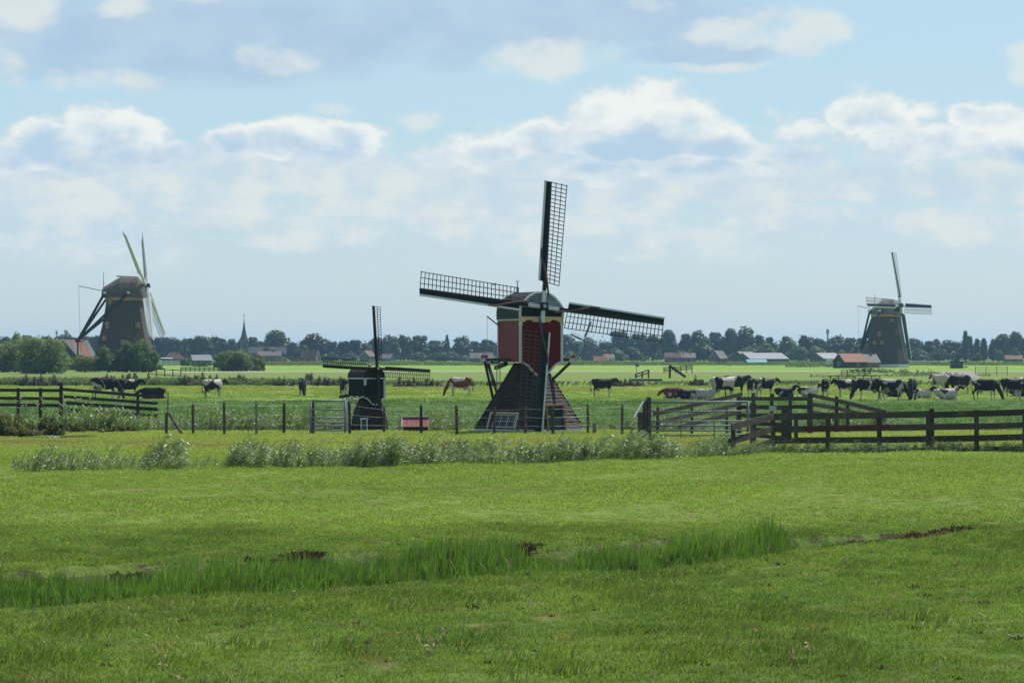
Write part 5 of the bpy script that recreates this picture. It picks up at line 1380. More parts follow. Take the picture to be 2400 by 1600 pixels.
smock_mill('polder_mill', 'big thatched polder mill with sails edge-on and two of them under pale cloth', 292, 600, 868,
           dict(secs=[(868, 74), (840, 69), (800, 61), (765, 52), (735, 46.5), (703, 42)], twist=14, yaw=88.4, tw=(32, 26), cap=(4.3, 3.4, 4.3, 0), cap_lift=.45, hub=(4.6, 16.9), tilt=13, L=14.6, lw=1.9, nb=24, theta=42,
                cloth=(0, 3), board='sailcloth_pale', stock='paint_white', tail=(9.4, 5.7), wins=[(264, 708, .7, .95), (258, 762, .8, 1.3), (252, 792, .8, 1.0), (328, 762, .8, 1.2), (297, 802, 1.0, 1.0), (338, 800, .8, 1.1)]))
smock_mill('polder_mill', 'thatched polder mill with tiled cap and bare lattice sails beside the orange-roofed barn', 2077, 700, 861,
           dict(secs=[(861, 54), (845, 52), (800, 44), (760, 37), (741, 34.5)], twist=24, yaw=47, cap=(3.5, 3.0, 3.6, 0), cap_mat='thatch_grey', cap_lift=.5, hub=(4.3, 14.9), tilt=12, L=13.1, lw=1.75, nb=26, theta=1.0,
                gable=True, sill=.8, tail=(7.4, 4.6), wins=[(2085, 750, .7, .8), (2057, 783, .8, 1.2), (2046, 803, .7, 1.0), (2062, 803, .7, 1.0)]))
smock_mill('polder_mill', 'distant blue-grey thatched mill among the trees beyond the red mill', 1381, 1200, 846,
           dict(secs=[(846, 19), (830, 17), (812, 15), (806, 14)], twist=20, yaw=-40, cap=(2.9, 2.4, 2.6, 0), cap_lift=.3, hub=(3.6, 9.0), tilt=11, L=8.6, lw=1.3, nb=14, theta=20,
                tail=(5.5, 3.0), wins=[(1378, 826, .7, .9)]))

# ------------------------------------------------------------------ fences, gates, posts
def P3(px, py, d): return at(px, py, d)


def rough_post(mb, x, y, z0, z1, w, t, lean=0.0):
    mb.beam((x, y, z0), (x + lean, y, z1), w, t, (0, 1, 0), w * .94, t * .94)


def plank_fence(label, posts, rails, d, mat='fence_wood', pw=.13, rh=.17, rt=.045, name='plank_fence', group=None, caps=()):
    """posts: (px, top, bottom[, d, width]); rails: lists of (px, py, d) along the rail's middle line [, material]"""
    x = sum(p[0] for p in posts) / len(posts); b = at(x, HOR + 100, d); base = Vector((b.x, d, 0))
    o = empty(name, base, label, 'fence', group)
    for p in posts:
        pd = p[3] if len(p) > 3 else d; w = p[4] if len(p) > 4 else pw
        a, t = at(p[0], p[2], pd) - base, at(p[0], p[1], pd) - base
        a.z = min(a.z, -.25) if p[2] > 900 and len(p) < 6 else a.z
        mb = MB(); rough_post(mb, a.x, a.y, a.z, t.z, w, w * .8, random.uniform(-.012, .012)); mb.build('post', mat, o)
    for r in rails:
        m = mat
        if isinstance(r[-1], str): m, r = r[-1], r[:-1]
        for q0, q1 in zip(r[:-1], r[1:]):
            a, b = at(*q0) - base, at(*q1) - base
            off = Vector((0, -.09, 0))
            mb = MB(); mb.beam(a + off, b + off, rt, rh * (random.uniform(.94, 1.05)), (0, 0, 1)); mb.build('rail', m, o)
    return o


# long plank fence with the wing that runs down to the reeds
dA = 105.0
plank_fence('long dark plank fence with four rails and one reddish board', 
            [(1718, 992, 1060, 101.5), (1812, 972, 1062), (1940, 968, 1064), (2061, 966, 1064), (2176, 962, 1062), (2184, 957, 1062), (2289, 960, 1060), (2402, 960, 1060), (2520, 958, 1060)],
            [[(1714, 1000, 101), (1814, 975, dA)], [(1814, 977, dA), (2176, 970, dA)], [(2176, 972, dA), (2530, 962, dA)],
             [(1707, 1036, 101), (1814, 1004, dA)], [(1812, 1005, dA), (1885, 1005, dA), 'fence_green'], [(1885, 1005, dA - .02), (2085, 1001, dA - .02), 'board_red'], [(2085, 1002, dA), (2290, 998, dA)], [(2290, 999, dA), (2530, 991, dA)],
             [(1708, 1068, 101), (1814, 1032, dA)], [(1812, 1032, dA), (2062, 1030, dA)], [(2062, 1030, dA), (2300, 1026, dA)], [(2300, 1026, dA), (2530, 1020, dA)],
             [(1822, 1057, dA), (2062, 1057, dA)], [(2062, 1057, dA), (2290, 1054, dA)], [(2290, 1054, dA), (2530, 1050, dA)]], dA, 'fence_green', pw=.16, rh=.215)
# pen fence behind the gate: rising wing, level run, falling wing
dC = 128.0
plank_fence('grey weathered pen fence rising behind the big metal gate',
            [(1732, 922, 975, dC, .2), (1766, 920, 1000, dC), (1809, 922, 1000, dC), (1852, 922, 1000, dC), (1898, 922, 1000, dC, .24), (1960, 928, 1000, 130), (1987, 940, 1000, 131)],
            [[(1532, 970, 121), (1736, 924, dC)], [(1560, 985, 121), (1736, 946, dC)], [(1590, 1000, 121), (1736, 965, dC)],
             [(1732, 934, dC), (1900, 934, dC)], [(1732, 954, dC), (1900, 953, dC)], [(1732, 973, dC), (1900, 972, dC)],
             [(1896, 925, dC), (1960, 938, 130)], [(1960, 938, 130), (2076, 966, 134)], [(1896, 946, dC), (1960, 956, 130)], [(1960, 956, 130), (2076, 984, 134)], [(1896, 966, dC), (1960, 974, 130)]], dC, 'fence_grey', pw=.15, rh=.17)
# short rail fence between the gate post and the long fence
dB = 114.0
plank_fence('short weathered rails between the thick gate post and the long fence', [(1839, 952, 1028, dB, .28), (1851, 990, 1026, dB + .6, .14), (1866, 978, 1028, dB + .4, .14)],
            [[(1772, 954, dB), (1842, 956, dB)], [(1772, 974, dB), (1842, 974, dB)], [(1772, 992, dB), (1842, 995, dB)], [(1772, 1006, dB), (1836, 1008, dB)], [(1768, 1020, dB), (1842, 1026, dB), 'fence_wood']], dB, 'fence_grey', rh=.15)
# sign plate on the rails
b = at(1811, 957, dB - .25)
sg = MB(); sg.box(-.14, .14, -.012, .012, -.10, .10); so = sg.build('sign_plate', 'sign_face'); so.location = b
tag(so, 'small weathered pale sign plate screwed to the short rails', 'sign')
# plank fence at the pool, left: level run with pale pointed posts and the run that dips to the water
dL = 141.0
plank_fence('dark plank fence with pointed posts by the pool thicket', [(43, 909, 990, dL, .15), (95, 909, 990, dL, .15), (143, 896, 990, dL, .17), (323, 916, 990, dL, .13)],
            [[(-60, 914, dL), (44, 914, dL)], [(44, 914, dL), (144, 915, dL)], [(-60, 932, dL), (144, 934, dL)], [(-60, 947, dL), (144, 950, dL)],
             [(146, 912, dL), (327, 926, dL)], [(327, 926, dL), (386, 930, dL)], [(150, 929, dL), (370, 945, dL)], [(155, 944, dL), (370, 959, dL)], [(160, 960, dL), (370, 974, dL)]], dL, 'fence_wood', rh=.15)


# wire fence along the wet ditch
def wire_fence():
    posts = [(390, 967, 1016, 'fence_grey'), (453, 948, 1018, 'post_brown'), (526, 944, 1018, 'post_brown'), (601, 944, 1015, 'post_pale'), (665, 944, 1014, 'post_brown'), (820, 942, 1019, 'post_brown'),
             (900, 955, 1013, 'post_brown'), (987, 950, 1014, 'tar_black'), (1071, 951, 1016, 'post_brown'), (1158, 955, 1019, 'post_brown'), (1231, 953, 1018, 'post_brown'), (1296, 953, 1018, 'post_brown'),
             (1378, 949, 1014, 'post_brown'), (1458, 949, 1022, 'post_brown'), (1541, 954, 1020, 'post_brown'), (1621, 950, 1018, 'post_brown'), (1703, 950, 1028, 'post_brown')]
    d = 127.5; base = Vector((0, d, 0)); o = empty('wire_fence', base, 'row of thin brown posts with wire along the wet ditch', 'fence')
    tops = []
    for px, t, b, m in posts:
        dd = d + (0 if b > 1014 else 2.0)
        A = at(px, t, dd) - base; w = random.uniform(.105, .135)
        mb = MB(); lean = random.uniform(-.03, .03); mb.tube([(A.x, A.y, -.3), (A.x + lean * .5, A.y, A.z * .5), (A.x + lean, A.y, A.z - .02), (A.x + lean, A.y, A.z)], [w * .52, w * .5, w * .48, w * .36], 7)
        if m != 'fence_grey': mb.tube([(A.x + lean, A.y, A.z), (A.x + lean, A.y, A.z + .09)], .018, 5)
        mb.build('post', m, o); tops.append((px, A.x, A.y, A.z))
    for (p0, x0, y0, z0), (p1, x1, y1, z1) in zip(tops[:-1], tops[1:]):
        if p0 == 665: continue
        for f in (.92, .62, .32):
            mb = MB(); mid = Vector(((x0 + x1) / 2, (y0 + y1) / 2 - .07, (z0 + z1) / 2 * f - .02)); mb.tube([(x0, y0 - .07, z0 * f), mid, (x1, y1 - .07, z1 * f)], .0035, 3, False); mb.build('wire', 'wire', o)
    mb = MB(); A = at(396, 968, d) - base; B = at(432, 1018, d - .5) - base; mb.beam(A, (B.x, B.y, -.1), .10, .09); mb.build('brace', 'fence_grey', o)
    A = at(394, 920, d) - base; B = at(393, 972, d) - base; mb = MB(); mb.tube([A, B], .022, 5); mb.build('iron_rod', 'tar_black', o)
wire_fence()


def field_gate(label, d, x0, x1, ys, stiles, name='metal_gate', r=.028, posts=()):
    base = Vector((at((x0 + x1) / 2, 1000, d).x, d, 0)); o = empty(name, base, label, 'gate')
    for i, y in enumerate(ys):
        y0, y1 = y if hasattr(y, '__len__') else (y, y)
        mb = MB(); mb.smooth = True; mb.tube([at(x0, y0, d) - base, at((x0 + x1) / 2, (y0 + y1) / 2 + .3, d) - base, at(x1, y1, d) - base], r * (1.25 if i == 0 else 1.0), 8); mb.build('rail', 'galvanised', o)
    for px, a, b, rr_ in stiles:
        mb = MB(); mb.smooth = True; mb.tube([at(px, a, d) - base, at(px, b, d) - base], rr_, 8); mb.build('stile', 'galvanised', o)
    return o


field_gate('tall galvanised six-bar gate beside the small black mill', 128.2, 728, 810, [939, 959, 979, 989, 998, 1008], [(728, 937, 1018, .045), (809, 937, 1018, .045)], r=.03)
field_gate('long galvanised gate hung between thick posts and the pen fence', 115.0, 1524, 1754, [(943, 941), (964, 963), (987, 986), (998, 997), (1009, 1008), (1020, 1018)],
           [(1596, 962, 1026, .018), (1674, 942, 1030, .022), (1753, 939, 1012, .045)], r=.03)
def gate_post(label, parts, d, mat, name='gate_post'):
    x = parts[0][0]; base = Vector((at(x, 1000, d).x, d, 0)); o = empty(name, base, label, 'post')
    for px, t, w, m, lean, dd in parts:
        A = at(px, t, d + dd) - base
        mb = MB(); mb.tube([(A.x, A.y, -.3), (A.x + lean * .5, A.y, A.z * .5), (A.x + lean, A.y, A.z - .03), (A.x + lean, A.y, A.z)], [w * .53, w * .5, w * .48, w * .42], 9); mb.build('post_trunk', m, o)
    return o
gate_post('thick grey post beside the long gate with a lower post strapped to it', [(1521, 930, .19, 'fence_grey', 0, 0), (1511, 938, .17, 'fence_grey', 0, -.1), (1500, 966, .2, 'fence_grey', 0, -.3)], 114.5, 'fence_grey')
gate_post('thick weathered post that the free end of the long gate meets', [(1765, 943, .24, 'fence_grey', .01, 0)], 114.2, 'post_pale')
gate_post('round wooden post carrying the hinge side of the small metal gate', [(734, 942, .13, 'post_brown', 0, 0)], 128.6, 'post_brown')
# fallen pale board and grey stump by the long gate
mb = MB(); a, b = at(1508, 940, 114.0), at(1486, 978, 113.6); mb.beam(a, b, .035, .14, (0, 1, .3))
tag(mb.build('loose_board', 'paint_white'), 'pale board leaning against the strapped gate posts', 'board')
for (px, t, bs, dd, lab) in ((1393, 992, 1016, 129.0, 'small whitish board standing in the reeds beside the red mill'), (1482, 1000, 1020, 114.8, 'short grey plank stump at the foot of the strapped posts')):
    a = at(px, t, dd); mb = MB(); mb.box(-.08, .08, -.02, .02, -.15, a.z); o = mb.build('stake_board', 'post_pale'); o.location = (a.x, a.y, 0); tag(o, lab, 'board')


# little red corrugated shelter
def shelter():
    d = 133.0; base = Vector((at(973, 1000, d).x, d, 0)); o = empty('pump_shelter', base, 'low shelter with a red corrugated roof and white edge between the two mills', 'shed')
    a, b = at(943, 1004, d) - base, at(1005, 976, d) - base
    mb = MB(); mb.box(a.x + .05, b.x - .05, -.05, .45, -.1, .32); mb.build('wall', 'tar_black', o)
    n = 21; v = []; f = []
    for i in range(n * 2 + 1):
        x = a.x + (b.x - a.x) * i / (2 * n); q = .018 if i % 2 else 0
        v += [(x, -.16 - q, .22 + q * .3), (x, .26 - q * .4, b.z - .02 + q)]
    f = [(2 * i, 2 * i + 2, 2 * i + 3, 2 * i + 1) for i in range(2 * n)]
    mb = MB(); mb.add(v, f); mb.build('roof_sheet', 'metal_red', o, fix=False)
    mb = MB(); mb.beam((a.x - .02, .26, b.z), (b.x + .02, .26, b.z), .10, .045); mb.build('ridge_flashing', 'paint_white', o)
    mb = MB(); mb.beam((a.x - .02, -.17, .22), (a.x - .02, .27, b.z), .04, .045); mb.build('verge_strip', 'paint_white', o)
    mb = MB(); mb.add([(a.x, .27, b.z), (b.x, .27, b.z), (b.x, .6, .25), (a.x, .6, .25)], [(0, 1, 2, 3)]); mb.build('roof_sheet', 'metal_red', o)
shelter()

# ------------------------------------------------------------------ cattle
def ring(c, d, up, w, h, n=10):
    d = Vector(d).normalized(); up = Vector(up); x = d.cross(up).normalized(); z = x.cross(d); c = Vector(c)
    return [c + x * w * math.cos(2 * math.pi * k / n) + z * h * math.sin(2 * math.pi * k / n) for k in range(n)]


def limb(mb, pts, n=8):
    """pts: (x, y, z, half width, half depth)"""
    rings = []
    for i, p in enumerate(pts):
        a = Vector(pts[max(i - 1, 0)][:3]); b = Vector(pts[min(i + 1, len(pts) - 1)][:3]); d = b - a
        up = Vector((0, 1, 0)) if abs(d.normalized().y) < .9 else Vector((1, 0, 0))
        rings.append(ring(p[:3], d, up, p[4], p[3], n))
    mb.loft(rings)


def cow_body(pose):
    mb = MB(); dz = -.58 if pose.startswith('lie') else 0.0
    T = [(-.86, 1.20, .07, .08), (-.82, 1.16, .16, .20), (-.72, 1.12, .235, .28), (-.52, 1.09, .27, .33), (-.2, 1.02, .315, .40), (.12, 1.00, .31, .40), (.4, 1.03, .26, .385), (.58, 1.06, .205, .34), (.72, 1.08, .13, .25), (.78, 1.08, .06, .12)]
    mb.loft([ring((x, 0, z + dz), (1, 0, 0), (0, 0, 1), w, h, 14) for x, z, w, h in T])
    # hips, shoulder
    for s in (-1, 1):
        limb(mb, [(-.58, s * .15, 1.36 + dz, .05, .05), (-.48, s * .17, 1.33 + dz, .08, .08), (-.40, s * .16, 1.28 + dz, .05, .05)])
    if pose == 'graze': neck = [(.52, 0, 1.16, .16, .28), (.78, 0, .96, .12, .20), (.98, 0, .66, .10, .15), (1.06, 0, .50, .09, .12)]; hd = [(1.03, 0, .56, .10, .11), (1.09, 0, .42, .115, .13), (1.15, 0, .26, .09, .10), (1.19, 0, .12, .075, .075), (1.20, 0, .05, .06, .05)]; ear = (1.03, .50); horn = Vector((1, 0, -.4))
    elif pose == 'lie': neck = [(.5, 0, .60, .16, .26), (.70, 0, .74, .12, .19), (.84, 0, .90, .10, .15), (.90, 0, .98, .09, .12)]; hd = [(.84, 0, 1.02, .10, .11), (.96, 0, .98, .115, .13), (1.12, 0, .90, .09, .10), (1.26, 0, .82, .075, .075), (1.31, 0, .79, .055, .05)]; ear = (.90, 1.02); horn = Vector((1, 0, -.3))
    elif pose == 'lie_low': neck = [(.5, 0, .56, .16, .24), (.72, 0, .58, .12, .18), (.9, 0, .56, .10, .14), (.98, 0, .54, .09, .12)]; hd = [(.92, 0, .58, .10, .11), (1.02, 0, .52, .115, .13), (1.15, 0, .38, .09, .10), (1.25, 0, .26, .075, .075), (1.28, 0, .22, .055, .05)]; ear = (.96, .58); horn = Vector((1, 0, -.3))
    else: neck = [(.50, 0, 1.14, .17, .30), (.74, 0, 1.20, .13, .23), (.90, 0, 1.28, .105, .17), (.97, 0, 1.33, .09, .13)]; hd = [(.92, 0, 1.38, .10, .11), (1.03, 0, 1.34, .12, .14), (1.16, 0, 1.22, .095, .11), (1.27, 0, 1.10, .08, .08), (1.31, 0, 1.06, .06, .055)]; ear = (.97, 1.38); horn = Vector((1, 0, -.3))
    limb(mb, neck, 10); limb(mb, hd, 10)
    for s in (-1, 1):
        limb(mb, [(ear[0], s * .07, ear[1], .035, .05), (ear[0] - .02, s * .17, ear[1] + .015, .03, .055), (ear[0] - .03, s * .27, ear[1] - .01, .018, .03)], 6)
    if not dz:
        for s in (-1, 1):
            fx = .50 + (.05 * s if pose == 'graze' else .03 * s)
            limb(mb, [(.48, s * .13, 1.0, .10, .13), (.50, s * .16, .78, .085, .11), (fx, s * .16, .50, .055, .062), (fx + .01, s * .16, .42, .052, .056), (fx, s * .16, .20, .036, .038), (fx + .01, s * .16, .07, .045, .05), (fx + .03, s * .16, 0.0, .055, .062)])
            k = .07 * s
            limb(mb, [(-.56, s * .13, 1.08, .13, .20), (-.54, s * .16, .82, .11, .17), (-.62 + k, s * .17, .62, .07, .09), (-.72 + k, s * .17, .50, .05, .06), (-.69 + k, s * .17, .30, .038, .042), (-.66 + k, s * .17, .09, .045, .05), (-.63 + k, s * .17, 0.0, .055, .062)])
    else:
        for s in (-1, 1):
            limb(mb, [(.42, s * .17, .42, .10, .13), (.52, s * .24, .22, .08, .09), (.62, s * .25, .08, .055, .055), (.44, s * .26, .06, .042, .042), (.30, s * .25, .05, .045, .045)])
            limb(mb, [(-.5, s * .16, .46, .13, .19), (-.34, s * .30, .28, .12, .13), (-.20, s * .36, .12, .07, .07), (-.42, s * .40, .08, .045, .045), (-.62, s * .40, .06, .04, .04)])
    me = mb.mesh('cow_source'); o = bpy.data.objects.new('cow_source', me); C.objects.link(o)
    if dz:
        for v in me.vertices:
            if v.co.z < .02: v.co.z = .02
    m1 = o.modifiers.new('r', 'REMESH'); m1.mode = 'VOXEL'; m1.voxel_size = .026; m1.use_smooth_shade = True
    m2 = o.modifiers.new('s', 'SMOOTH'); m2.factor = .5; m2.iterations = 3
    dg = bpy.context.evaluated_depsgraph_get(); res = bpy.data.meshes.new_from_object(o.evaluated_get(dg)); res.name = 'cow_' + pose
    bpy.data.objects.remove(o); bpy.data.meshes.remove(me)
    res.materials.clear(); res.materials.append(MATS['cow_coat'])
    # loose parts: tail, udder, horn stubs
    up = dz
    tl = MB(); tl.smooth = True
    tl.tube([(-.84, 0, 1.30 + up), (-.93, 0, 1.20 + up), (-.95, .02, .95 + up), (-.94, .03, .70 + max(up, -.45)), (-.92, .03, .52 + max(up, -.45)), (-.92, .03, .40 + max(up, -.36))], [.035, .026, .02, .018, .045, .015], 6)
    tm = tl.mesh('tail'); tm.materials.append(MATS['cow_coat'])
    um = None
    if not dz:
        u = MB(); u.smooth = True; u.loft([ring((x, 0, z), (1, 0, 0), (0, 0, 1), w, h, 10) for x, z, w, h in ((-.58, .66, .05, .05), (-.52, .62, .15, .12), (-.38, .60, .17, .13), (-.24, .64, .12, .09), (-.16, .68, .04, .04))])
        for s in (-1, 1):
            for x in (-.46, -.32): u.tube([(x, s * .08, .52), (x, s * .08, .43)], [.02, .012], 5)
        um = u.mesh('udder'); um.materials.append(MATS['skin_pink'])
    tg = MB()
    for s in (-1, 1): tg.box(ear[0] - .05, ear[0] + .005, s * .19 - .025, s * .19 + .025, ear[1] - .05, ear[1] + .0)
    gm = tg.mesh('ear_tag'); gm.materials.append(MATS['paint_ochre'])
    return res, tm, um, gm


COWS = {p: cow_body(p) for p in ('stand', 'graze', 'lie', 'lie_low')}


def cow(px, py, head, pose, dark, shift, red, label, sc=1.0, lift=0):
    """head: compass of the nose in degrees, 0 = to the picture's right, 90 = away from the camera"""
    b = gp(px, py); o = empty('cow', (b.x, b.y, float(land(b.x, b.y)) + .01), label, 'cow', 'cattle grazing and resting in the pasture', rz=math.radians(head)); o.scale = (sc * 1.05, sc * 1.12, sc * 1.05)
    body, tail, ud, tagm = COWS[pose]
    for nm, me in (('body', body), ('tail', tail), ('udder', ud), ('ear_tag', tagm)):
        if me is None: continue
        c = link(nm, me, o); c.color = (dark + (.06 if not red else .0), shift, red, 1)
    return o


for a in [
    (246, 936, 5, 'graze', .50, .13, 0, 'black and white cow grazing behind the plank fence by the pool', 1.12),
    (300, 933, 12, 'stand', .56, .31, 0, 'mostly black cow standing with raised head behind the pool fence'),
    (358, 936, 172, 'lie_low', .72, .22, 0, 'dark cow lying with lowered head next to the end of the plank fence', 1.05),
    (500, 934, 40, 'stand', .47, .52, 0, 'black and white cow standing alone, seen from behind, below the black hut'),
    (709, 928, -82, 'graze', .58, .71, 0, 'cow grazing head-on towards us above the small metal gate'),
    (806, 932, 100, 'stand', .56, .44, 0, 'cow half hidden behind the small black mill'),
    (1078, 929, 184, 'graze', .53, .37, 1, 'red and white cow grazing between the two mills', 1.05),
    (1413, 930, 14, 'stand', .56, .62, 0, 'lone mostly black cow standing beside the red mill'),
    (1578, 935, 150, 'lie_low', .70, .21, 1, 'red-brown cow lying at the edge of the herd', 1.0),
    (1610, 937, 20, 'lie_low', .66, .83, 0, 'black cow lying in front of the red-brown cow', .95),
    (1652, 937, 165, 'lie_low', .40, .17, 0, 'whitish cow lying beside the lying black cow', .95),
    (1722, 928, 15, 'stand', .58, .55, 0, 'black cow standing half behind a piebald cow, its head to the gap', 1.12),
    (1696, 938, 22, 'stand', .46, .27, 0, 'big piebald cow standing behind the rising pen rails', 1.18),
    (1770, 931, 50, 'stand', .52, .64, 0, 'piebald cow seen half from behind, hiding the body of its neighbour', 1.02),
    (1792, 930, 18, 'stand', .54, .93, 0, 'piebald cow looking away past the level pen rails', 1.0),
    (1840, 932, 10, 'lie', .64, .41, 0, 'black cow lying behind the level pen rails', .92),
    (1895, 932, 20, 'lie', .42, .06, 0, 'white and black cow lying just behind the corner of the pen fence', .98),
    (1934, 934, 82, 'stand', .60, .34, 0, 'dark cow seen from behind above the pen fence corner'),
    (1983, 931, 198, 'stand', .50, .47, 0, 'piebald cow turned towards the pen with its head low of the shoulder', .96),
    (2036, 938, 188, 'graze', .60, .76, 0, 'black-backed white-bellied cow grazing towards the pen', 1.1),
    (2091, 938, -22, 'graze', .48, .58, 0, 'piebald cow grazing, its pale rump beside the black-backed cow', 1.06),
    (2094, 931, 0, 'lie_low', .74, .29, 0, 'dark cow lying hidden behind a grazing piebald cow', .9),
    (2138, 937, -100, 'graze', .66, .67, 0, 'black cow grazing head-on among the herd', 1.08),
    (2164, 934, 10, 'lie', .52, .88, 0, 'cow lying right behind the black head-on cow', .85),
    (2203, 920, 122, 'stand', .43, .11, 1, 'brown and white cow seen from behind in the herd', 1.08),
    (2248, 924, 200, 'graze', .60, .97, 0, 'black cow with white hind legs behind the lying white cow', 1.12),
    (2219, 938, 12, 'lie', .36, .73, 0, 'white cow lying with dark head raised, front of the herd', 1.0),
    (2310, 938, -28, 'graze', .52, .25, 0, 'black and white cow grazing apart from the herd', 1.06),
    (2388, 930, 8, 'lie_low', .72, .61, 0, 'dark cow lying behind the pair at the picture edge', .95),
    (2374, 936, 15, 'graze', .54, .82, 0, 'piebald cow of the pair at the picture edge, nearer the herd', 1.08),
    (2402, 932, 20, 'stand', .56, .15, 0, 'piebald cow cut off by the picture edge', 1.08)]:
    cow(*a)

# ------------------------------------------------------------------ birds
def bird(name, loc, L, mat, label, rz=0.0):
    o = empty(name, loc, label, 'bird', rz=rz)
    mb = MB(); T = [(-.62, .62, .03, .02), (-.42, .52, .12, .09), (-.1, .46, .2, .2), (.15, .52, .19, .21), (.32, .66, .11, .12), (.40, .80, .10, .10), (.48, .82, .07, .07), (.52, .81, .025, .025), (.64, .79, .008, .008)]
    mb.loft([ring((x * L, 0, z * L), (1, 0, .1), (0, 0, 1), w * L, h * L, 10) for x, z, w, h in T]); mb.smooth = True; mb.build('body', mat, o)
    for s in (-1, 1):
        mb = MB(); mb.tube([(0, s * .07 * L, .3 * L), (0, s * .07 * L, 0)], .02 * L, 4); mb.build('leg', 'tar_black', o)
    return o
p = at(1158, 670.5, 131.4); bird('perched_bird', p, .17, 'plumage_dark', 'small dark bird perched on the raised sail lattice of the red mill', math.radians(20))
p = at(866, 863.5, 134.2); bird('resting_bird', p, .30, 'plumage_pale', 'pale mottled bird resting on the roof of the small black mill', math.radians(170))

# ------------------------------------------------------------------ buildings
def house(name, label, px, base_py, w, dep, eave, ridge, yaw, wall, roof, wins=(), chimney=True, cat='house', over=.25, hip=False, verge=None, z=0.0, group=None, k=None):
    """gabled house: ridge along local x (length w), gables at the ends; yaw turns it; wins: (face, u, z, w, h, kind)"""
    b = gp(px, base_py); o = empty(name, (b.x, b.y, z), label, cat, group, rz=math.radians(yaw))
    k = k or (.50 if name in ('village_house', 'flat_annex') else .66 if name in ('barn', 'barn_extension') else .78); o.scale = (k * 1.08, k, k)
    hx, hy = w / 2, dep / 2
    mb = MB(); mb.box(-hx, hx, -hy, hy, -.2, eave)
    if not hip:
        mb.add([(-hx, -hy, eave), (-hx, hy, eave), (-hx, 0, ridge - .06), (hx, -hy, eave), (hx, hy, eave), (hx, 0, ridge - .06)], [(0, 1, 2), (5, 4, 3), (0, 2, 5, 3), (1, 4, 5, 2)])
    mb.build('wall', wall, o)
    t = .16; sl = (ridge - eave) / hy
    for s in (-1, 1):
        mb = MB(); e = hx + over; y0 = s * (hy + over); z0 = eave - over * sl; hi = hx * .45 if hip else e
        mb.add([(-e, y0, z0), (e, y0, z0), (hi, 0, ridge), (-hi, 0, ridge), (-e, y0, z0 + t), (e, y0, z0 + t), (hi, 0, ridge + t), (-hi, 0, ridge + t)], MB.BOXF); r = mb.build('roof', roof, o)
    if hip:
        for s in (-1, 1):
            mb = MB(); e = s * (hx + over); mb.add([(e, -hy - over, eave - over * sl + t * .9), (e, hy + over, eave - over * sl + t * .9), (s * hx * .45, 0, ridge + t * .9)], [(0, 1, 2)]); mb.build('roof', roof, o)
    if verge:
        for s in (-1, 1):
            for q in (-1, 1):
                mb = MB(); mb.beam((s * (hx + over + .05), q * (hy + over), eave - over * sl + .1), (s * (hx + over + .05), 0, ridge + .12), .12, .3); mb.build('verge_board', verge, o)
    if chimney:
        mb = MB(); mb.box(hx * .3, hx * .3 + .7, -.35, .35, ridge - .4, ridge + .9); mb.build('chimney', 'brick', o)
    for face, u, zz, ww, wh, kind in wins:
        n = {'f': 0, 'r': 90, 'b': 180, 'l': 270}[face]; hw = hy if face in 'fb' else hx
        M = Rz(n); k = MB(M); k.box(u - ww / 2 - .08, u + ww / 2 + .08, -hw - .05, -hw + .02, zz - wh / 2 - .08, zz + wh / 2 + .08)
        if kind == 'door':
            k.build('door', 'paint_green', o); continue
        wo = k.build('window', 'window_white', o)
        nx = 2 if ww > .7 else 1; nz = 2
        for i in range(nx):
            for j in range(nz):
                g = MB(M); a0 = u - ww / 2 + ww * i / nx + .04; b0 = zz - wh / 2 + wh * j / nz + .04
                g.add([(a0, -hw - .056, b0), (a0 + ww / nx - .08, -hw - .056, b0), (a0 + ww / nx - .08, -hw - .056, b0 + wh / nz - .08), (a0, -hw - .056, b0 + wh / nz - .08)], [(0, 1, 2, 3)]); g.build('pane', 'glass_dark', wo)
    return o


W1 = [('f', -2.2, 1.6, 1.2, 1.3, 'w'), ('f', 0, 1.1, 1.0, 2.1, 'door'), ('f', 2.2, 1.6, 1.2, 1.3, 'w')]
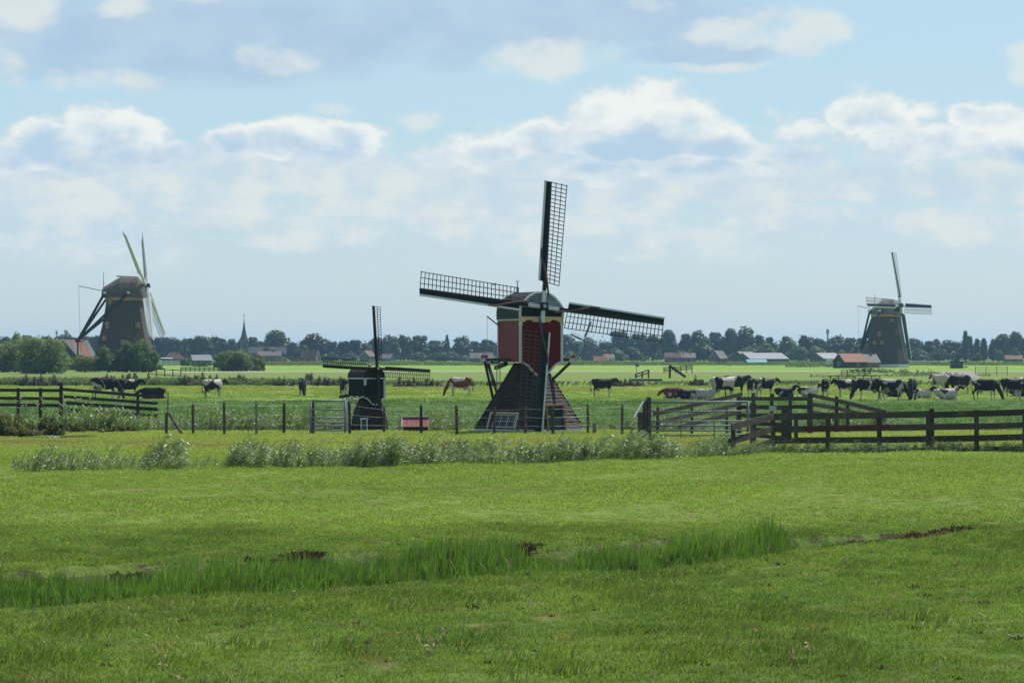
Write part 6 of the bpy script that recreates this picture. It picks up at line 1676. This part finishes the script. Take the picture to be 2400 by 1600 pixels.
# barn with the rust-streaked roof next to the big thatched mill: one deep roof slope towards us
def streaked_barn():
    d = 612.0; s = d / F; base = Vector((at(190, 868, d).x, d, 0)); o = empty('mill_barn', base, 'dark barn with a grey tiled roof streaked rust-red beside the big thatched mill', 'barn')
    q = [at(146, 795, d + 5) - base, at(206, 795, d + 5) - base, at(231, 845, d - 1) - base, at(182, 838, d - 1) - base]
    a = [0.0, .40, .66, 1.0]
    for i, (mat, nm) in enumerate((('tile_grey', 'roof'), ('tile_rust', 'roof_patch'), ('tile_grey', 'roof'))):
        u0, u1 = a[i], a[i + 1]
        A, B = q[0].lerp(q[1], u0 * .95 + (.0)), q[0].lerp(q[1], u1 * .95); D, Cc = q[3].lerp(q[2], u0), q[3].lerp(q[2], u1)
        mb = MB(); up = Vector((0, 0, .18)); mb.add([D, Cc, B, A, D + up, Cc + up, B + up, A + up], MB.BOXF); mb.build(nm, mat, o)
    zz = q[3].z
    mb = MB(); mb.add([(q[3].x, q[3].y + .3, -.2), (q[2].x, q[2].y + .3, -.2), (q[2].x, q[2].y + .3, q[2].z), (q[3].x, q[3].y + .3, q[3].z), (q[0].x, q[0].y, -.2), (q[1].x, q[1].y, -.2), (q[1].x, q[1].y, q[1].z), (q[0].x, q[0].y, q[0].z)], MB.BOXF); mb.build('wall', 'tar_black', o)
    mb = MB(); mb.beam(q[0] + Vector((0, 0, .2)), q[1] + Vector((0, 0, .2)), .3, .2); mb.build('ridge_tile', 'tile_rust', o)
    # small weather vane mill on the ridge
    v = q[1].lerp(q[0], .08); mb = MB(); mb.tube([v, v + Vector((0, 0, 1.5))], .05, 5); mb.beam(v + Vector((-.5, 0, 1.3)), v + Vector((.35, 0, 1.3)), .08, .16)
    for k in range(3): an = 2.1 * k + .4; c0 = v + Vector((.4, 0, 1.4)); mb.beam(c0, c0 + Vector((.1, math.cos(an) * .5, math.sin(an) * .9)), .06, .06)
    mb.build('weather_vane', 'post_pale', o)
streaked_barn()
house('garden_hut', 'small black hut with a bright metal roof beside a round bush', 471, 857, 6.0, 4.6, 2.0, 3.7, 18, 'tar_black', 'metal_roof', [('f', -2.2, 1.15, .9, 1.5, 'w'), ('f', .2, 1.0, 1.2, 1.6, 'w'), ('f', 2.2, 1.0, .8, 1.9, 'w'), ('l', 0, 1.3, 1.0, 1.2, 'w')], chimney=False, cat='hut', over=.35)
hb = gp(446, 852)
for k, (x0, x1) in enumerate(((455, 463), (468, 462))):
    pass
mb = MB(); a, b = at(446, 820, hb.y), at(456, 831, hb.y); mb.beam(a - hb, b - hb, .12, .12); a, b = at(463, 820, hb.y), at(457, 831, hb.y); mb.beam(a - hb, b - hb, .12, .12); mb.beam((b - hb), ((b - hb).x, 0, 0), .1, .1)
o = mb.build('forked_pole', 'tar_black'); o.location = hb; tag(o, 'dark forked pole standing at the gable of the black hut', 'pole')
mb = MB(); b = gp(521, 852); mb.tube([(0, 0, -.2), (0, 0, 6.2)], [.16, .1], 6); o = mb.build('tall_pole', 'tar_black'); o.location = b; tag(o, 'single tall dark pole rising from the bushes by the hut', 'pole')

house('barn', 'black barn with orange tiled roof at the foot of the tiled-cap mill', 1992, 862.5, 9.0, 6.6, 2.2, 5.0, 32, 'tar_black', 'tile_orange', [('l', 0, 1.6, 1.5, 1.3, 'w'), ('f', 1.0, 1.3, .7, 1.1, 'w')], chimney=False, cat='barn')
house('barn_extension', 'brick annex with grey roof joined to the orange-roofed barn', 2034, 862, 5.6, 5.4, 2.0, 4.7, 28, 'brick', 'tile_grey', [], chimney=True, cat='barn', verge='paint_white')
hs = 'village houses before the far tree row'
house('village_house', 'red hip-roofed house with a white flat annex near the foot of the thatched mill sails', 408, 849, 13, 8, 2.6, 7.4, 4, 'brick_dull', 'tile_red', W1, hip=True, group=hs)
house('flat_annex', 'low brick annex with a white roof edge beside the red hip-roofed house', 391, 850, 7, 5, 3.1, 3.4, 2, 'brick_dull', 'paint_white', [('f', -1.5, 1.6, 1.2, 1.2, 'w'), ('f', 1.6, 1.6, 1.2, 1.2, 'w')], chimney=False, group=hs)
house('village_house', 'red roofed house with a white gable edge between church and black mill', 728, 849, 11, 8, 2.8, 8.6, -20, 'brick_dull', 'tile_red', W1, verge='paint_white', group=hs)
house('village_house', 'red roofed gable house just behind the upright sail of the black mill', 862, 849, 8, 9, 4.4, 8.6, 62, 'brick_dull', 'tile_red', [('l', 0, 2.4, 1.3, 1.4, 'w'), ('r', 0, 2.4, 1.3, 1.4, 'w'), ('l', 0, 5.6, 1.0, 1.1, 'w')], verge='paint_white', group=hs)
house('village_house', 'faded brick house under trees beyond the black mill', 908, 849, 9, 8, 3.0, 6.2, -30, 'brick_dull', 'tile_grey', W1, group=hs)
house('village_house', 'brown terraced house beside the church below the great tree', 632, 849, 16, 8, 5.0, 8.2, 3, 'brick_dull', 'tile_grey', [('f', -5, 3.4, 1.2, 1.4, 'w'), ('f', -1, 3.4, 1.2, 1.4, 'w'), ('f', 3, 3.4, 1.2, 1.4, 'w'), ('f', 6, 3.4, 1.0, 1.4, 'w')], group=hs)
house('village_house', 'long grey-roofed house next to the wall of the red mill', 1128, 849, 16, 8, 3.2, 7.0, 5, 'brick_dull', 'tile_grey', [('f', -4, 4.4, 1.0, 1.0, 'w'), ('f', 0, 1.6, 1.2, 1.2, 'w'), ('f', 4, 4.4, 1.0, 1.0, 'w')], group=hs)
house('village_house', 'orange-roofed shed house with white edges beyond the red mill', 1408, 850, 8.5, 6, 1.7, 4.6, 2, 'brick_dull', 'tile_orange', [], verge='paint_white', chimney=False, group=hs)
house('village_house', 'pale-walled house half hidden by the distant grey mill', 1426, 849, 7, 7, 3.4, 6.2, 20, 'plaster', 'tile_red', W1, group=hs)
house('village_house', 'dull red-roofed long house below the tip of the red mill sail', 1580, 849, 13, 8, 3.6, 7.2, -4, 'brick_dull', 'tile_red', W1, group=hs)
house('village_house', 'brick house with chimney between two light trees beyond the far paddock gate', 1612, 849, 10, 8, 3.6, 7.0, 8, 'brick', 'tile_grey', W1, group=hs)
house('village_house', 'steep gabled house with pinkish roof near the tilted field gate', 1684, 850, 10, 9, 3.0, 8.6, 58, 'brick_dull', 'thatch_grey', [('l', -1.8, 1.6, 1.2, 1.3, 'w'), ('l', 1.8, 1.6, 1.2, 1.3, 'w'), ('l', 0, 4.8, 1.2, 1.3, 'w')], verge='paint_white', group=hs)
house('farm_barn', 'wide low black barn with a bright metal roof before the trees', 1786, 852, 18, 11, 2.0, 4.4, 30, 'slate', 'metal_roof', [], chimney=False, cat='barn', group=hs)
house('farm_barn', 'smaller dark barn joined to the wide metal-roofed barn', 1745, 851, 8, 9, 2.6, 5.0, 40, 'slate', 'tile_grey', [], chimney=False, cat='barn', group=hs)
house('farm_barn', 'low brick barn with pale roof near the orange-roofed barn', 1935, 853, 9, 9, 2.2, 4.4, 35, 'brick_dull', 'metal_roof', [], chimney=False, cat='barn', group=hs)
house('covered_stack', 'low stack under a teal sheet before the wide metal-roofed barn', 1772, 854, 7, 4, .8, 1.9, 10, 'canvas_teal', 'canvas_teal', [], chimney=False, cat='stack', group=hs)
house('village_house', 'reddish house low among the poplars behind the pump mill', 2375, 849, 12, 8, 2.4, 5.2, 3, 'brick_dull', 'tile_red', W1, group=hs)


def church():
    d = 1235.0; b = Vector((at(572, 850, d).x, d, 0)); s = d / F; o = empty('church', b, 'village church with slender dark spire on a brick tower', 'church')
    z1 = EYE + (HOR - 789) * s; z2 = EYE + (HOR - 752) * s; hw = 8.7 * s
    mb = MB(Rz(12)); mb.box(-hw, hw, -hw, hw, -.2, z1 - 1.2); mb.build('tower', 'brick_dull', o)
    def octo(r, z): return [(r * math.cos(math.radians(45 * k + 22.5)), r * math.sin(math.radians(45 * k + 22.5)), z) for k in range(8)]
    mb = MB(); mb.loft([octo(hw * 1.25, z1 - 1.3), octo(hw * .72, z1 + .7), octo(hw * .52, z1 + 2.2), octo(hw * .30, z2 - 2.5), octo(.06, z2 + 1.0)]); mb.build('spire', 'slate', o)
    mb = MB(); mb.tube([(0, 0, z2 + .8), (0, 0, z2 + 3.2)], .07, 5); mb.box(-.5, .5, -.04, .04, z2 + 2.2, z2 + 2.4); mb.build('weather_cock', 'tar_black', o)
    for k in range(4):
        mb = MB(Rz(12 + 90 * k)); mb.box(-.7, .7, -hw - .06, -hw + .05, z1 - 4.6, z1 - 2.2); mb.build('louvre_opening', 'glass_dark', o)
    mb = MB(Rz(12)); mb.box(hw, hw + 16, -hw * .9, hw * .9, -.2, 3.4); mb.add([(hw, -hw - .4, 3.4), (hw + 16, -hw - .4, 3.4), (hw + 16, 0, 6), (hw, 0, 6)], [(0, 1, 2, 3)]); mb.add([(hw, hw + .4, 3.4), (hw + 16, hw + .4, 3.4), (hw + 16, 0, 6), (hw, 0, 6)], [(0, 1, 2, 3)]); mb.build('nave', 'slate', o)
church()


def mast_block():
    d = 1400.0; b = Vector((at(150, 846, d).x, d, 0)); o = empty('antenna_block', b, 'flat block with a cluster of antenna masts beyond the willow bushes', 'building')
    f = lambda px, py: at(px, py, d) - b
    a, c = f(138, 787), f(162, 784)
    mb = MB(); mb.box(a.x, c.x, -4, 4, -.2, a.z); mb.box(a.x + 1, c.x - .6, -3, 3, a.z, a.z + .7); mb.build('wall', 'concrete', o)
    for px, t, w in ((132, 773, .3), (134, 775, .2), (152, 771, .25), (155, 772, .5), (158, 775, .6)):
        p = f(px, t); mb = MB(); mb.tube([(p.x, 0, 0), (p.x, 0, p.z)], w * .35, 5); mb.box(p.x - w, p.x + w, -w, w, p.z - 2.2, p.z - .5); mb.build('antenna_mast', 'concrete', o)
mast_block()
mb = MB(); b = gp(1957, 846); b.y += 30; t = at(1957, 771, b.y); mb.tube([(0, 0, 0), (0, 0, t.z)], [.5, .35], 6); mb.box(-.6, .6, -.6, .6, t.z - 2.2, t.z - .2)
o = mb.build('mast_pole', 'concrete'); o.location = b; tag(o, 'short grey mast rising above the wooded mound', 'mast')


# small pump mill on its dark box, with deck and rails
def pump_mill():
    base = gp(2243, 863); d = base.y; o = empty('pump_mill', base, 'tiny green windmill standing on a dark wooden box with a deck', 'windmill')
    f = lambda px, py, dd=0: at(px, py, d + dd) - base
    a, c = f(2228, 863), f(2255, 848)
    mb = MB(); mb.box(a.x, c.x, -1.5, 1.5, -.1, c.z); mb.build('box_wall', 'slate', o)
    mb = MB(); mb.box(a.x - .2, c.x + 1.1, -1.8, 1.8, c.z, c.z + .18); mb.build('box_roof', 'tar_black', o)
    a2, c2 = f(2229, 864), f(2266, 860); mb = MB(); mb.box(a2.x, c2.x, -2.2, 1.5, .2, .4); mb.build('deck', 'fence_grey', o)
    mb = MB(); mb.loft([[(r * math.cos(k * math.pi / 4) - .1, r * math.sin(k * math.pi / 4), z) for k in range(8)] for r, z in ((.62, c.z + .18), (.5, c.z + 1.5), (.42, c.z + 1.7), (.2, c.z + 2.1))]); mb.build('mill_body', 'paint_green_door', o)
    hz = c.z + 1.55
    P = sail_meshes(1.75, .3, .34, 9, .09, .07, 2, 'lath', 'lath', 'lath', 'tar_black')
    for k, s in sail_set(o, (.35, -.35, hz), 50, 8, 10, P): pass
    mb = MB(); mb.tube([f(2225, 828), f(2225, 849)], .06, 5); mb.build('flag_pole', 'post_pale', o)
pump_mill()


# far fences and small things of the fields
def low_fence(label, x0, x1, base, hpx, n, rails=3, mat='fence_grey', drop=0.0, name='paddock_fence', w=.14, rh=.10):
    a = gp(x0, base); d = a.y; o = empty(name, Vector((at((x0 + x1) / 2, base, d).x, d, 0)), label, 'fence'); b = o.location
    s = d / F
    for i in range(n):
        px = x0 + (x1 - x0) * i / (n - 1); q = at(px, base, d) - b; dz = -drop * s * i / (n - 1)
        mb = MB(); mb.beam((q.x, 0, -.2), (q.x, 0, hpx * s + dz), w * .75, w * .75, (0, 1, 0)); mb.build('post', mat, o)
    p, q = at(x0, base, d) - b, at(x1, base, d) - b
    for k in range(rails):
        z = hpx * s * (.92 - .75 * k / max(1, rails - 1) * .85)
        mb = MB(); mb.beam((p.x, -.08, z), (q.x, -.08, z - drop * s * (1 if k < 9 else 0)), .05, rh * .75); mb.build('rail', mat, o)
    return o


low_fence('white paddock rails between the tall dark tree and the black hut', 356, 424, 857, 12, 7, 3, 'paint_white', w=.2, rh=.22)
low_fence('dark rails in front of the black hut', 424, 545, 871, 11, 12, 3, 'fence_grey', w=.2, rh=.2)
low_fence('broken rails with leaning posts near the small brown bush', 348, 424, 882, 20, 5, 2, 'fence_grey', drop=4, w=.2, rh=.14)
low_fence('white bank rails running from the foot of the tiled-cap mill', 2060, 2184, 853, 8, 14, 2, 'paint_white', w=.2, rh=.3)
low_fence('dark rails sloping down towards the pump mill', 2184, 2226, 857, 9, 6, 3, 'fence_grey', drop=6, w=.14, rh=.12)
low_fence('dark broken rails in the scrub before the orange-roofed barn', 1972, 2040, 880, 13, 6, 3, 'fence_wood', drop=-4, w=.16, rh=.14)
low_fence('rail pen behind the standing cows near the gap in the herd', 1946, 2062, 897, 18, 7, 3, 'fence_wood', w=.14, rh=.1)
low_fence('grey mesh gate on the field near the pump mill', 2286, 2361, 880, 22, 4, 5, 'galvanised', name='mesh_gate', w=.12, rh=.05)
low_fence('dark rail fence of the sluice on the far field', 1556, 1622, 874, 14, 6, 4, 'fence_wood', drop=-5, name='sluice_fence', w=.2, rh=.16)
low_fence('low dark rails ramping up to the sluice post', 1490, 1520, 886, 10, 3, 2, 'fence_wood', drop=-10, name='sluice_fence', w=.3, rh=.2)
low_fence('tilted pale field gate near the steep gabled house', 1680, 1702, 855, 12, 4, 4, 'fence_grey', drop=-4, name='tilted_gate', w=.2, rh=.16)
low_fence('rails along the barn yard fence beside the parked van', 1900, 1968, 858, 5, 8, 2, 'fence_wood', w=.12, rh=.12)
mb = MB(); a = gp(1580, 886); mb.beam((-.6, 0, 1.7), (1.6, 0, .15), .12, .35); mb.beam((-.6, 0, -.2), (-.6, 0, 1.8), .3, .3)
o = mb.build('sluice_wing', 'fence_wood'); o.location = a; tag(o, 'dark wooden wing wall falling from the sluice rails', 'sluice')
mb = MB(); a = gp(1513, 893); mb.box(-2.1, 2.1, -.1, .2, -.1, .28); o = mb.build('sluice_beam', 'slate'); o.location = a; tag(o, 'blue-grey low beam across the water below the sluice', 'beam')
def solar_sign():
    b = gp(1492, 882); d = b.y; o = empty('panel_post', b, 'tilted dark panel on a thin post by the sluice', 'sign'); s = d / F
    mb = MB(); mb.tube([(0, 0, -.1), (0, 0, 24 * s)], .05, 5); mb.build('post', 'post_pale', o)
    mb = MB(); z = 27 * s; mb.add([(-6 * s, -.2, z + 5 * s), (3 * s, .3, z + 5 * s), (7 * s, .3, z - 4 * s), (-2 * s, -.2, z - 4 * s)] + [(-6 * s, -.1, z + 5 * s), (3 * s, .4, z + 5 * s), (7 * s, .4, z - 4 * s), (-2 * s, -.1, z - 4 * s)], MB.BOXF); mb.build('panel', 'panel_solar', o)
solar_sign()
# white van by the barn and a small red tractor on the dam
def van():
    b = gp(1960, 859); o = empty('parked_van', b, 'white van parked behind the black barn gable', 'van', rz=math.radians(15))
    prof = [(-2.4, .35), (-2.4, 2.1), (1.2, 2.2), (1.9, 1.3), (2.5, 1.1), (2.5, .35)]
    mb = MB(); mb.prism(prof, -.95, .95); mb.build('body', 'paint_white', o)
    mb = MB(); mb.add([(1.22, -.9, 2.1), (1.22, .9, 2.1), (1.92, .9, 1.35), (1.92, -.9, 1.35)], [(0, 1, 2, 3)]); mb.add([(.2, -.96, 1.3), (1.4, -.96, 1.3), (1.1, -.96, 2.0), (.2, -.96, 2.0)], [(0, 1, 2, 3)]); mb.build('window', 'glass_dark', o)
    for x in (-1.6, 1.6):
        for s in (-1, 1):
            mb = MB(); mb.tube([(x, s * .7, .35), (x, s * .97, .35)], .36, 12); mb.build('wheel', 'tar_black', o)
    mb = MB(); mb.box(-2.44, -2.39, -.9, -.7, .9, 1.4); mb.build('tail_light', 'red_cap', o)
van()
def bale_cart():
    b = gp(2088, 861); o = empty('hay_cart', b, 'small dark cart with a reddish load on the bank before the tiled-cap mill', 'cart')
    mb = MB(); mb.box(-.9, .9, -.5, .5, .55, .7); mb.beam((-.9, 0, .6), (-1.5, 0, .5), .08, .08); mb.build('bed', 'fence_wood', o)
    mb = MB(); mb.loft([[(r * math.cos(k * math.pi / 4), r * .6 * math.sin(k * math.pi / 4), z) for k in range(8)] for r, z in ((.4, .7), (.5, 1.0), (.34, 1.5), (.1, 1.8))]); mb.build('load', 'tile_rust', o)
    for x in (-.6, .6):
        for s in (-1, 1):
            mb = MB(); mb.tube([(x, s * .45, .3), (x, s * .58, .3)], .3, 10); mb.build('wheel', 'tar_black', o)
bale_cart()
# moored white boats and cars seen as pale shapes along the village edge are left to the hedges

# ------------------------------------------------------------------ the air
def air():
    mb = MB(); mb.box(-6400, 6400, -330, 6900, -1.4, 33.0)
    o = mb.build('haze', None)
    m = bpy.data.materials.new('haze_air'); m.use_nodes = True; t = NT(m.node_tree); t.n.clear()
    out = t.new('ShaderNodeOutputMaterial'); v = t.new('ShaderNodeVolumePrincipled')
    v.inputs['Color'].default_value = (0.42, 0.74, 1.0, 1); v.inputs['Density'].default_value = 0.000105; v.inputs['Anisotropy'].default_value = 0.25
    t.l.new(v.outputs[0], out.inputs['Volume']); o.data.materials.append(m)
    tag(o, kind='stuff')
air()
